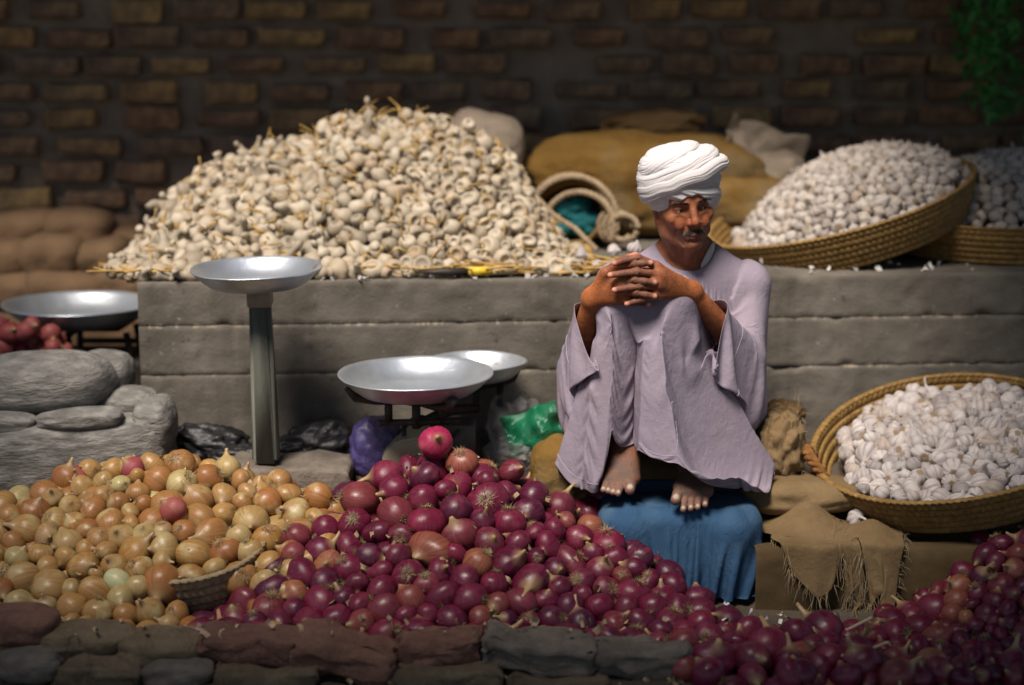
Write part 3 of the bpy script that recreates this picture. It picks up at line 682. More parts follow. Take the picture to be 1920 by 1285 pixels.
m_ = ~((Q[:, 0] > .42) & (Q[:, 1] > np.interp(Q[:, 0], [.42, .5, .62], [4.74, 4.66, 4.5]))); Q, r = Q[m_], r[m_]
RED_OBJS = heap_of('red_onion', Q, r, RED, TUFT, lab_red, 'onion', 'purple onions heaped in the middle', 190,
    ('buried_onions', 'purple onions packed deep inside the big central heap', 'onions'), 5)
# the lone onion on the very top and the blotched one under it
pk = at(817, 824, 4.99)
def single_onion(u, v, Y, rad, mat, rot, label, seed=41, flat=.9, name='red_onion', grp='purple onions heaped in the middle'):
    me = onion_mesh(seed, flat, .008, MAT[mat]); o = link(name, me); o.location = at(u, v, Y); o.rotation_euler = rot; o.scale = (rad / .036,) * 3
    tag(o, label, 'onion', grp); t = link('root_tuft', tuft_mesh(seed, -.036 * flat, 60), MAT['dry_root'], o, False); return o
single_onion(817, 830, 4.88, .045, 'pink_onion', (R(60), 0, R(20)), 'bright pink onion alone on the very peak of the central heap')

# ---- the yellow onions at the left
H_YEL, _ = heap_fn([(-160, 960, 4.8), (0, 918, 4.86), (70, 885, 4.9), (140, 865, 4.95), (230, 845, 4.97), (350, 836, 4.98), (470, 868, 4.96), (560, 890, 4.93), (630, 925, 4.86)],
    [(-200, 1170, 4.42), (100, 1190, 4.43), (330, 1195, 4.42), (440, 1180, 4.44), (640, 1100, 4.6)], conv=.8)
def H_YEL2(x, y):
    h = H_YEL(x, y)                                           # the heap dips in front of the basket rim so that its plaits show
    c = at(408, 1066, 4.56); d = ((x - c.x) / .075) ** 2 + ((y - (c.y - .03)) / .06) ** 2
    return h - .10 * np.exp(-d * d * .6)
def not_red(x, y): return H_RED(x, y) < H_YEL(x, y) + .015
Q, r = pack(360, (-1.5, -.42, 4.3, 5.08), H_YEL2, ground_z, lambda g, n: np.clip(g.normal(.0375, .007, n), .024, .054), 8, ok=lambda x, y: not_red(x, y) & (y > KERB(x) + .03), ymin=KERB)
bc = BK_Y.matrix_basis.inverted()
bl = np.array([tuple(bc @ Vector(q)) for q in Q]); rd = np.hypot(bl[:, 0], bl[:, 1])
clash = (rd > .165) & (rd < .24) & (bl[:, 2] > -.06) & (np.abs(bl[:, 0] - .035) < .08) & (bl[:, 1] < -.1) & (bl[:, 2] < .15)
Q, r = Q[~clash], r[~clash]
def lab_yel(u, v, r):
    w = size_word(r, .031, .045) + 'yellow onion '
    if v < 925: return w + ('along the back edge of the left heap before the grey stones' if u < 340 else 'along the back edge of the left heap before the scale post')
    if v > 1115: return w + 'at the foot of the left heap against the kerb'
    if 260 < u < 520 and v < 1045: return w + 'above the woven rim in the left heap'
    if u < 150: return w + 'at the left edge of the picture in the left heap'
    if u > 500: return w + 'where the left heap meets the purple onions'
    return w + 'in the middle of the left heap beside the woven rim'
YEL_OBJS = heap_of('yellow_onion', Q, r, YEL, YT, lab_yel, 'onion', 'yellow onions heaped at the left', 190,
    ('buried_yellow_onions', 'yellow onions packed deep inside the left heap', 'onions'), 9)
for (u, v, Y, rad, lab) in ((325, 945, 4.76, .036, 'red and white onion among the yellow ones above the woven rim'), (250, 868, 4.93, .034, 'reddish onion at the back edge of the yellow heap'), (150, 882, 4.93, .032, 'purple-tinged onion behind the yellow heap near the grey stones')):
    single_onion(u, v + 12, Y, rad, 'old_onion', (R(40), R(20), u), lab, int(u), grp=None)

# ---- the dark purple onions at the right
H_RR, _ = heap_fn([(1470, 1225, 4.42), (1568, 1182, 4.52), (1647, 1152, 4.6), (1733, 1118, 4.64), (1776, 1078, 4.68), (1834, 1038, 4.72), (1859, 1003, 4.74), (1895, 990, 4.75), (2000, 955, 4.8), (2150, 985, 4.8)],
    [(1400, 1300, 4.2), (1560, 1330, 4.12), (1700, 1390, 4.05), (2150, 1400, 4.0)], conv=.85)
Q, r = pack(340, (.6, 1.55, 4.02, 4.92), H_RR, ground_z, lambda g, n: np.clip(g.normal(.0335, .006, n), .02, .047), 13, ok=lambda x, y: H_RED(x, y) < H_RR(x, y) + .02)
def lab_rr(u, v, r):
    w = size_word(r, .028, .041) + 'dark purple onion '
    if v > 1215: return w + 'along the bottom edge of the shaded right heap'
    if v < 1090: return w + 'near the top of the shaded right heap below the garlic basket'
    if u < 1620: return w + 'in the low gap left of the shaded right heap'
    return w + 'in the middle of the shaded right heap'
m_ = ~(Q[:, 1] > np.interp(Q[:, 0], [.7, .85, 1.0, 1.15], [4.5, 4.56, 4.66, 4.95])); Q, r = Q[m_], r[m_]
RR_OBJS = heap_of('red_onion', Q, r, RED, TUFT, lab_rr, 'onion', 'purple onions heaped at the lower right', 135,
    ('buried_right_onions', 'purple onions packed deep inside the shaded right heap', 'onions'), 15)

# ---- white garlic
def garlic_mesh(seed, neck, mat, cl=9, name='garlic'):
    g = np.random.default_rng(seed); r = .022; pr = [(0, -.0178), (.005, -.0192), (.008, -.0185)]
    for a in np.linspace(-52, 58, 8):
        a = math.radians(a); pr.append((r * math.cos(a) ** .8, .0185 * math.sin(a) ** 1 if a > 0 else .0185 * math.sin(a)))
    pr += [(.0075, .0195), (.0042, .025), (.0035, .025 + neck * .5), (.0032, .025 + neck), (0, .0255 + neck)]
    V, F = lathe(pr, 36); t = np.arctan2(V[:, 1], V[:, 0]); rr = np.hypot(V[:, 0], V[:, 1])
    ph = g.uniform(0, 6); lob = np.abs(np.cos(t * cl / 2 + ph)); k = 1 + (.19 * lob ** .6 - .12 + .09 * np.cos(2 * t + g.uniform(0, 6))) * np.clip(rr / r, 0, 1)
    V[:, 0] *= k; V[:, 1] *= k
    s = np.clip(V[:, 2] - .017, 0, 1); V[:, 0] += s * g.uniform(-.7, .7); V[:, 1] += s * g.uniform(-.7, .7)
    me = mesh_np(name, V, F); own_attr(me, V); ga = me.attributes.new('groove', 'FLOAT', 'POINT'); ga.data.foreach_set('value', (np.clip(1 - lob / .3, 0, 1) * .7 * np.clip(rr / r, 0, 1)).astype(np.float32)); me.materials.append(mat); me.polygons.foreach_set('use_smooth', [True] * len(me.polygons)); return me
GAR = [garlic_mesh(s, nk, MAT['garlic'], cl) for s, nk, cl in ((1, .002, 9), (2, .007, 8), (3, .003, 10), (4, .014, 7), (5, .001, 6), (6, .005, 11))]
GAR2 = [garlic_mesh(s, nk, MAT['garlic_grey'], cl) for s, nk, cl in ((11, .002, 9), (12, .007, 8), (13, .003, 10), (14, .012, 7), (15, .001, 6))]
def in_basket(bk, n, Rr, Hl, rfun, seed, Rrim, h, flare, depth=2.4):
    Q, r = pack(n, (-Rr, Rr, -Rr, Rr), Hl, lambda x, y: 0 * x + .012, rfun, seed, 90, depth, ok=lambda x, y: x * x + y * y < (Rr - .03) ** 2)
    wall = Rrim * (1 - flare * np.clip(1 - Q[:, 2] / h, 0, 1) ** 1.3) * .975 - .008; m = np.hypot(Q[:, 0], Q[:, 1]) < wall - r * 1.05; Q, r = Q[m], r[m]
    W = np.array(bk.matrix_basis); return Q @ W[:3, :3].T + W[:3, 3], r
def outw(bk):
    M3 = bk.matrix_basis.to_3x3(); return lambda q: M3 @ Vector((0, -.2, 1))
Q, r = in_basket(BK_F, 420, .355, lambda x, y: .108 + .05 * np.clip(1 - (x * x + (y - .05) ** 2) / .1, 0, 1) + .012 * np.sin(x * 21) * np.sin(y * 19), lambda g, n: np.clip(g.normal(.0262, .005, n), .014, .037), 21, .368, .115, .13)
def lab_gf(u, v, r):
    w = size_word(r, .0235, .034) + 'white garlic bulb '
    if u < 1640: return w + 'in the left end of the front basket near its loop handle'
    if v < 790: return w + 'along the raised back rim of the front basket'
    if v > 890: return w + 'along the low front rim of the front basket'
    return w + ('in the middle of the front basket' if u < 1800 else 'in the right half of the front basket')
heap_of('garlic_bulb', Q, r, GAR, None, lab_gf, 'garlic', 'white garlic in the front basket', 190,
    ('buried_garlic', 'white garlic lying deep in the front basket', 'garlic'), 22, .022, None, 1.1, squash=.09)
Q, r = in_basket(BK_L, 620, .405, lambda x, y: .085 + .175 * np.clip(1 - ((x - .07) ** 2 + (y - .03) ** 2) / .15, 0, 1) ** .9, lambda g, n: np.clip(g.normal(.0205, .0035, n), .013, .028), 23, .425, .115, .1)
def lab_gt(u, v, r):
    w = size_word(r, .0175, .0245) + 'white garlic bulb '
    if u < 1500: return w + 'in the low left end of the tilted basket'
    if v < 310: return w + 'at the top of the heap in the tilted basket'
    return w + ('on the lower slope' if u < 1640 else 'below the crest') + ' of the heap in the tilted basket'
heap_of('garlic_bulb', Q, r, GAR2, None, lab_gt, 'garlic', 'white garlic in the tilted basket', 110,
    ('garlic_heap', 'many small white garlic bulbs heaped in the tilted basket on the ledge', 'garlic'), 24, .022, outw(BK_L), 1.2, squash=.09)
Q, r = in_basket(BK_R, 560, .38, lambda x, y: .08 + .24 * np.clip(1 - ((x - .02) ** 2 + y ** 2) / .145, 0, 1), lambda g, n: np.clip(g.normal(.021, .0035, n), .013, .028), 25, .40, .108, .1)
heap_of('garlic_bulb', Q, r, GAR2, None, 'garlic bulb', 'garlic', 'g', 0, ('garlic_heap', 'small white garlic bulbs heaped in the level basket at the right end of the ledge', 'garlic'), 26, .022, outw(BK_R), 1.2, squash=.09)

# ---- dried garlic with thick curled stalks, piled on the ledge
def dry_mesh(seed, L, bend, name='garlic'):
    g = np.random.default_rng(seed); r = .025
    pr = [(0, -.0120), (.0085, -.0130), (.0115, -.0175), (.0145, -.0200), (.0200, -.016)]
    for a in np.linspace(-25, 55, 6):
        a = math.radians(a); pr.append((r * math.cos(a) ** .75, .020 * math.sin(a)))
    pr += [(.0135, .021), (.0105, .028)]
    for q in np.linspace(.2, 1, 5): pr.append((.0098 + .0014 * math.sin(q * 7 + seed), .028 + L * q))
    pr.append((0, .0285 + L))
    V, F = lathe(pr, 18); t = np.arctan2(V[:, 1], V[:, 0]); rr = np.hypot(V[:, 0], V[:, 1])
    k = 1 + (.2 * np.abs(np.cos(t * 4)) ** .7 - .1) * np.clip(rr / r, 0, 1); V[:, 0] *= k; V[:, 1] *= k
    s = np.clip(V[:, 2] - .02, 0, 1); an = s / .001 * bend * .001 * 30                # curl the stalk over
    z = V[:, 2].copy(); m = s > 0
    rad = 1 / (30 * bend) if bend else 1e3
    V[m, 2] = .02 + (rad - V[m, 0]) * np.sin(an[m]) ; V[m, 0] = rad - (rad - V[m, 0]) * np.cos(an[m])
    V += vnoise(V * 50, seed, 2)[:, None] * .0011
    me = mesh_np(name, V, F); me.materials.append(MAT['dry_garlic']); me.polygons.foreach_set('use_smooth', [True] * len(me.polygons)); return me
DRY = [dry_mesh(s, L, b) for s, L, b in ((1, .030, 1.1), (2, .022, .8), (3, .036, 1.0), (4, .012, .5), (5, .032, 1.3), (6, .042, .7), (7, .016, .9))]
H_DRY, _ = heap_fn([(222, 512, 5.9), (250, 462, 6.0), (298, 405, 6.05), (340, 328, 6.08), (420, 290, 6.1), (520, 256, 6.1), (580, 248, 6.1), (605, 222, 6.12), (690, 204, 6.12), (810, 206, 6.12), (880, 222, 6.1), (960, 284, 6.08), (1005, 366, 6.0), (1055, 442, 5.95), (1092, 496, 5.9)],
    [(180, 522, 5.52), (500, 528, 5.5), (1000, 520, 5.56), (1105, 514, 5.62)], conv=.78, back=.9)
Q, r = pack(960, (-1.17, .20, 5.47, 6.5), H_DRY, lambda x, y: 0 * x + LEDGE_Z, lambda g, n: np.clip(g.normal(.0262, .0035, n), .019, .034), 31, 70, 2.3, gap=1.0, ymin=lambda x: 5.535 + .074 * x + .05 * np.exp(-((x + .08) / .13) ** 2))
def dry_out(q):
    w = min(1, max(0, (q[0] + .55) / .35))                        # at the right the root ends face outwards
    a = Vector((.1, .9, -.45)); b = Vector((math.sin(q[0] * 91), .35 * math.sin(q[2] * 77) - .45, math.sin(q[2] * 123) + .2))
    return a * w * 1.3 + b * (1.15 - w)
def lab_dry(u, v, r):
    w = size_word(r, .024, .032) + 'dried garlic head '
    if v > 468: return w + ('at the foot of the ledge pile near the post scale' if u < 480 else 'at the foot of the ledge pile behind the knife')
    if u < 400: return w + 'in the low left tail of the ledge pile'
    if v < 290: return w + 'at the top of the ledge pile under the pale sack'
    if u > 900: return w + 'with its root end showing, beside the open sack and rope'
    return w + ('with a thick stalk, left of middle' if u < 650 else 'with its root end showing, right of middle') + ' in the ledge pile'
heap_of('dried_garlic', Q, r, DRY, None, lab_dry, 'garlic', 'dried garlic piled on the ledge', 300,
    ('dried_garlic_heap', 'dried garlic heads packed in the great pile on the ledge', 'garlic'), 33, .025, dry_out, .5, squash=.12)

g_ = np.random.default_rng(55); a_ = Acc()
for k in range(330):
    x = g_.uniform(-1.12, .26); y = g_.uniform(5.5, 6.15); z = float(H_DRY(np.array([x]), np.array([y]))[0])
    if z < LEDGE_Z + .02: continue
    d = rand_rot(g_) @ Vector((1, 0, 0)); L = g_.uniform(.02, .05); p = np.array([x, y, z + .002]); d = np.array(d); m = p + np.array([0, -.01, .012]) * g_.random()
    a_.add(*tube([p - d * L, m, p + d * L + g_.normal(size=3) * .01], [.0022, .0026, .0012], 4))
tag(link('dry_garlic_leaves', a_.mesh('dry_garlic_leaves'), MAT['straw']), 'dry straw-coloured garlic leaves sticking out of the ledge pile', 'dry leaves', kind='stuff')
# ------------------------------------------------------------------ sculpting: a distance field on a grid, turned into one skin
class Vol:
    def __init__(s, lo, hi, h, far=.06):
        s.lo = np.array(lo, float); s.h = h; s.n = (np.ceil((np.array(hi) - s.lo) / h)).astype(int) + 1
        s.f = np.full(s.n, far, np.float32); s.ax = [s.lo[i] + np.arange(s.n[i]) * h for i in range(3)]
    def reg(s, lo, hi):
        a = np.clip(np.floor((np.array(lo) - s.lo) / s.h).astype(int), 0, s.n); b = np.clip(np.ceil((np.array(hi) - s.lo) / s.h).astype(int) + 1, 0, s.n)
        sl = tuple(slice(a[i], b[i]) for i in range(3))
        return sl, s.ax[0][sl[0]][:, None, None], s.ax[1][sl[1]][None, :, None], s.ax[2][sl[2]][None, None, :]
    def put(s, d, sl, k, sub=False):
        if d.size == 0: return
        f = s.f[sl]; d = d.astype(np.float32)
        if sub:
            d = -d; hh = np.clip(.5 - .5 * (f - d) / k, 0, 1); hh = np.clip(.5 + .5 * (f - d) / k, 0, 1)
            s.f[sl] = f * hh + d * (1 - hh) + k * hh * (1 - hh)
        else:
            hh = np.clip(.5 + .5 * (d - f) / k, 0, 1); s.f[sl] = d * (1 - hh) + f * hh - k * hh * (1 - hh)
    def cone(s, a, b, ra, rb=None, k=.01, sub=False, flat=None):
        """rounded limb from a to b, radius ra..rb; flat=(axis vector, factor) squeezes it"""
        rb = ra if rb is None else rb; a = np.array(a, float); b = np.array(b, float); m = max(ra, rb) + .03 + k
        sl, X, Y, Z = s.reg(np.minimum(a, b) - m, np.maximum(a, b) + m); ab = b - a; L2 = ab @ ab + 1e-12
        px, py, pz = X - a[0], Y - a[1], Z - a[2]
        t = np.clip((px * ab[0] + py * ab[1] + pz * ab[2]) / L2, 0, 1)
        dx, dy, dz = px - t * ab[0], py - t * ab[1], pz - t * ab[2]
        if flat is not None:
            n = np.array(flat[0], float); n /= np.linalg.norm(n); q = (dx * n[0] + dy * n[1] + dz * n[2]) * (flat[1] - 1)
            dx, dy, dz = dx + q * n[0], dy + q * n[1], dz + q * n[2]
        s.put(np.sqrt(dx * dx + dy * dy + dz * dz) - (ra + (rb - ra) * t), sl, k, sub)
    def ell(s, c, rad, k=.01, Rm=None, sub=False):
        c = np.array(c, float); rad = np.array(rad, float); m = rad.max() + .03 + k; sl, X, Y, Z = s.reg(c - m, c + m)
        x, y, z = X - c[0], Y - c[1], Z - c[2]
        if Rm is not None:
            Rm = np.array(Rm); x, y, z = (x * Rm[0, i] + y * Rm[1, i] + z * Rm[2, i] for i in range(3))
        k0 = np.sqrt((x / rad[0]) ** 2 + (y / rad[1]) ** 2 + (z / rad[2]) ** 2); k1 = np.sqrt((x / rad[0] ** 2) ** 2 + (y / rad[1] ** 2) ** 2 + (z / rad[2] ** 2) ** 2) + 1e-9
        s.put(k0 * (k0 - 1) / k1, sl, k, sub)
    def sample(s, P):
        q = (P - s.lo) / s.h; q = np.clip(q, 0, s.n - 1.001); i = q.astype(int); t = q - i; f = s.f; o = 0
        for a in (0, 1):
            for b in (0, 1):
                for c in (0, 1):
                    o = o + f[i[:, 0] + a, i[:, 1] + b, i[:, 2] + c] * (t[:, 0] if a else 1 - t[:, 0]) * (t[:, 1] if b else 1 - t[:, 1]) * (t[:, 2] if c else 1 - t[:, 2])
        return o
    def grad(s, P, e=None):
        e = e or s.h; G = np.stack([s.sample(P + np.eye(3)[i] * e) - s.sample(P - np.eye(3)[i] * e) for i in range(3)], 1)
        return G / (np.linalg.norm(G, axis=1)[:, None] + 1e-9)
    def skin(s):
        """surface nets"""
        f = s.f; g = f < 0; n = s.n
        c = np.zeros(n - 1, np.int8)
        for a in (0, 1):
            for b in (0, 1):
                for d in (0, 1): c += g[a:n[0] - 1 + a, b:n[1] - 1 + b, d:n[2] - 1 + d]
        act = (c > 0) & (c < 8); I = np.argwhere(act); idx = np.full(n - 1, -1, np.int32); idx[act] = np.arange(len(I))
        off = np.array([(a, b, d) for a in (0, 1) for b in (0, 1) for d in (0, 1)]); val = np.stack([f[I[:, 0] + o[0], I[:, 1] + o[1], I[:, 2] + o[2]] for o in off], 1)
        acc = np.zeros((len(I), 3)); cnt = np.zeros(len(I))
        for a in range(8):
            for b in range(a + 1, 8):
                if np.abs(off[a] - off[b]).sum() != 1: continue
                m = (val[:, a] < 0) != (val[:, b] < 0); t = val[m, a] / (val[m, a] - val[m, b])
                acc[m] += off[a] + t[:, None] * (off[b] - off[a]); cnt[m] += 1
        V = s.lo + (I + acc / cnt[:, None]) * s.h; F = []
        for ax in range(3):
            u, w = [(1, 2), (2, 0), (0, 1)][ax]
            A = [slice(None)] * 3; B = [slice(None)] * 3; A[ax] = slice(0, n[ax] - 1); B[ax] = slice(1, n[ax])
            for d in (u, w): A[d] = slice(1, n[d] - 1); B[d] = slice(1, n[d] - 1)
            g0, g1 = g[tuple(A)], g[tuple(B)]; E = np.argwhere(g0 != g1); s0 = g0[g0 != g1]
            E = E + np.array([1 if d in (u, w) else 0 for d in range(3)])
            def at_(du, dw):
                Q = E.copy(); Q[:, u] += du; Q[:, w] += dw; return idx[Q[:, 0], Q[:, 1], Q[:, 2]]
            q = np.stack([at_(-1, -1), at_(0, -1), at_(0, 0), at_(-1, 0)], 1); q[~s0] = q[~s0][:, ::-1]; F.append(q)
        return V, np.concatenate(F)
def seg_dist(P, a, b):
    a = np.array(a, float); b = np.array(b, float); ab = b - a; t = np.clip(((P - a) @ ab) / (ab @ ab + 1e-12), 0, 1)
    return np.linalg.norm(P - a - t[:, None] * ab, axis=1), t
# ------------------------------------------------------------------ the seated man: body
HR = (Matrix.Rotation(R(12.5), 3, 'Z') @ Matrix.Rotation(R(-6), 3, 'Y') @ Matrix.Rotation(R(5), 3, 'X'))
EYE = at(1299, 392, 5.035)
HC = EYE - HR @ Vector((0, -.088, .012))
def hl(x, y, z): return np.array(HC + HR @ Vector((x, y, z)))
HRn = np.array(HR)
J = dict(pel=(.46, 5.27, .45), chest=(.475, 5.245, .74), neck=(.478, 5.205, .875), shR=(.300, 5.22, .802), shL=(.642, 5.22, .802))
wrR = np.array(at(1112, 560, 4.93)); elR = np.array(at(1082, 690, 5.10)); wrL = np.array(at(1296, 548, 4.935)); elL = np.array(at(1400, 672, 5.10))
knR = np.array(at(1160, 562, 4.955)); knL = np.array(at(1258, 560, 4.955)); hipR = np.array((.385, 5.27, .44)); hipL = np.array((.545, 5.27, .44))
anR = np.array(at(1176, 828, 5.0)); anL = np.array(at(1304, 872, 4.975))
def hp(u, v, d): return np.array(at(u, v, 4.862 + d))
# fingers: knuckle, middle joint, end joint, tip
FING_R = [[hp(1168, 499, .004), hp(1190, 495, -.016), hp(1206, 494, -.02), hp(1220, 493, -.017)],
          [hp(1166, 527, -.002), hp(1190, 525, -.02), hp(1210, 528, -.024), hp(1227, 530, -.019)],
          [hp(1170, 547, .0), hp(1193, 549, -.018), hp(1211, 553, -.021), hp(1227, 556, -.016)],
          [hp(1172, 562, .006), hp(1192, 566, -.002), hp(1206, 569, .0), hp(1216, 571, .004)]]
FING_L = [[hp(1230, 499, .004), hp(1196, 483, -.012), hp(1172, 488, -.018), hp(1152, 494, -.014)],
          [hp(1234, 512, -.002), hp(1195, 510, -.022), hp(1168, 513, -.026), hp(1144, 516, -.02)],
          [hp(1234, 536, -.002), hp(1200, 537, -.02), hp(1172, 541, -.024), hp(1152, 544, -.018)],
          [hp(1230, 553, .004), hp(1206, 561, -.012), hp(1190, 566, -.016), hp(1175, 570, -.012)]]
THUMB = [hp(1136, 512, .02), hp(1160, 492, .008), hp(1178, 483, .004), hp(1193, 478, .002)]
def fp(u, v, Y): return np.array(at(u, v, Y))
TOE_R = [(fp(1187, 897, 4.905), fp(1181, 919, 4.862), .0165, .0135), (fp(1171, 903, 4.895), fp(1159, 926, 4.856), .0125, .0085), (fp(1160, 904, 4.898), fp(1149, 924, 4.860), .0118, .008), (fp(1149, 903, 4.902), fp(1140, 921, 4.866), .0112, .0077), (fp(1140, 901, 4.91), fp(1131, 919, 4.874), .011, .0076)]
TOE_L = [(fp(1276, 914, 4.885), fp(1267, 938, 4.842), .0165, .0138), (fp(1288, 925, 4.868), fp(1281, 956, 4.828), .0125, .0085), (fp(1300, 926, 4.870), fp(1295, 954, 4.830), .012, .0082), (fp(1313, 925, 4.874), fp(1308, 952, 4.834), .0115, .008), (fp(1327, 921, 4.88), fp(1322, 947, 4.842), .0115, .008)]

def head_sdf(V):
    E = lambda c, r, k=.012, sub=False: V.ell(hl(*c), r, k, HRn, sub)
    C = lambda a, b, ra, rb=None, k=.01, sub=False: V.cone(hl(*a), hl(*b), ra, rb, k, sub)
    E((0, .015, .055), (.074, .096, .082)); E((0, -.025, -.012), (.063, .066, .078), .02)
    E((0, -.055, .045), (.058, .038, .035), .02)                                 # forehead
    for s in (-1, 1):
        C((s * .062, .005, -.035), (s * .05, -.005, -.065), .017, .016, .02); C((s * .05, -.008, -.068), (s * .013, -.066, -.088), .016, .0145, .02)   # jaw
        E((s * .045, -.062, -.012), (.019, .017, .017), .016)                    # cheekbone
        C((s * .046, -.058, -.015), (s * .058, -.01, -.004), .012, .012, .015)   # zygomatic arch
    C((0, -.07, -.084), (0, -.072, -.086), .0165, .0165, .015)                  # chin
    E((0, -.066, -.052), (.034, .026, .026), .015)                              # muzzle
    for s in (-1, 1): C((s * .014, -.0855, .029), (s * .044, -.072, .03), .0085, .0075, .010)   # brow ridge
    for s in (-1, 1): V.ell(hl(s * .033, -.094, .0095), (.0175, .0155, .0125), .010, HRn, True)      # sockets
    # eyelids round the eyeball with an open slit
    for s in (-1, 1):
        c = (s * .0335, -.0715, .0105); E(c, (.0155, .0142, .0145), .0035)
        V.ell(hl(s * .0345, -.087, .0092), (.0118, .0095, .0038), .0015, HRn, True)
        C((s * .021, -.083, .0178), (s * .046, -.0765, .0165), .0042, .0038, .003)                 # upper lid fold
        C((s * .023, -.083, -.003), (s * .044, -.078, -.002), .0035, .003, .004)                    # bag
    # nose
    C((0, -.086, .024), (0, -.1035, -.014), .0085, .0105, .009); E((0, -.105, -.0215), (.0118, .0118, .0105), .006)
    for s in (-1, 1):
        E((s * .0135, -.0945, -.0245), (.0085, .0105, .0085), .0045); V.ell(hl(s * .0075, -.1005, -.0335), (.0035, .0048, .003), .002, HRn, True)
    # folds
    for s in (-1, 1):
        C((s * .0215, -.0945, -.017), (s * .029, -.086, -.038), .0038, .0042, .006, True); C((s * .029, -.086, -.038), (s * .036, -.075, -.062), .0042, .003, .006, True)
        E((s * .034, -.077, -.03), (.013, .011, .016), .008)
        C((s * .038, -.0705, -.03), (s * .045, -.056, -.066), .0026, .0032, .006, True)
        C((s * .02, -.072, -.092), (s * .037, -.062, -.075), .0016, .002, .005, True)
    # mouth
    C((-.021, -.0845, -.0590), (0, -.0925, -.0575), .0045, .0052, .004); C((.021, -.0845, -.0590), (0, -.0925, -.0575), .0045, .0052, .004)
    C((-.018, -.0845, -.0665), (.018, -.0845, -.0665), .0048, .0048, .004); E((0, -.0885, -.0665), (.012, .006, .005), .004)
    C((-.024, -.087, -.0612), (0, -.0975, -.0620), .0014, .0014, .002, True); C((.024, -.087, -.0612), (0, -.0975, -.0620), .0014, .0014, .002, True)
    C((-.012, -.09, -.0765), (.012, -.09, -.0765), .004, .004, .006, True)
    for s in (-1, 1):                                                            # ears
        V.ell(hl(s * .0715, .014, -.004), (.008, .017, .028), .005, np.array(HR @ Matrix.Rotation(R(14 * s), 3, 'Z')))
        V.ell(hl(s * .0795, .010, -.002), (.006, .009, .017), .003, HRn, True)

def hand_sdf(V, wr, F, elbow):
    K = [f[0] for f in F]; rad = (.0099, .0103, .0099, .0088)
    mid = sum(K) / 4
    for i, f in enumerate(F):
        V.cone(wr, f[0], .021, .0125, .014)
        V.cone(f[0] + (wr - f[0]) * .04, f[0], .0118, .0118, .006)
        r = rad[i]
        V.cone(f[0], f[1], r * 1.12, r, .0025); V.cone(f[1], f[2], r, r * .9, .0015); V.cone(f[2], f[3], r * .9, r * .76, .0015)
        V.ell(f[1] + np.array([0, -.001, 0]), (r * 1.1,) * 3, .003)
        for a in (-.4, 0, .4):                                                   # creases on the middle joint
            d = (f[2] - f[0]); d /= np.linalg.norm(d); p = f[1] + d * a * r + np.array([0, -r * .95, 0]); V.cone(p + np.array([0, 0, r * .6]), p - np.array([0, 0, r * .6]), .0007, .0007, .0015, True)
    V.cone(wr, mid, .027, .024, .015, flat=((0, 1, .2), 1.5))
def foot_sdf(V, an, T, side):
    heel = an + np.array([0, .052, -.058]); V.cone(an + np.array([0, .01, .06]), an, .033, .033, .02); V.ell(heel, (.031, .036, .03), .025)
    V.cone(an, heel, .034, .03, .025)
    for i, (m, t, ra, rb) in enumerate(T):
        V.cone(an + np.array([(-.008 * side if i < 2 else .012 * side), -.02, -.012]), m, .030, ra + .001, .022); V.cone(heel, m, .02, ra * .8, .02)
        mid = m * .4 + t * .6 + np.array([0, 0, .0035]); V.cone(m, mid, ra, rb, .004); V.cone(mid, t, rb, rb, .002)
    V.ell(an + np.array([.036 * side, .004, -.004]), (.010, .012, .012), .015); V.ell(an + np.array([-.036 * side, .004, -.004]), (.010, .012, .012), .015)
    for i in range(5):                                                            # tendons
        V.cone(an + np.array([0, -.045, -.004]), T[i][0] + np.array([0, .006, T[i][2] * .55]), .004, .0035, .012)

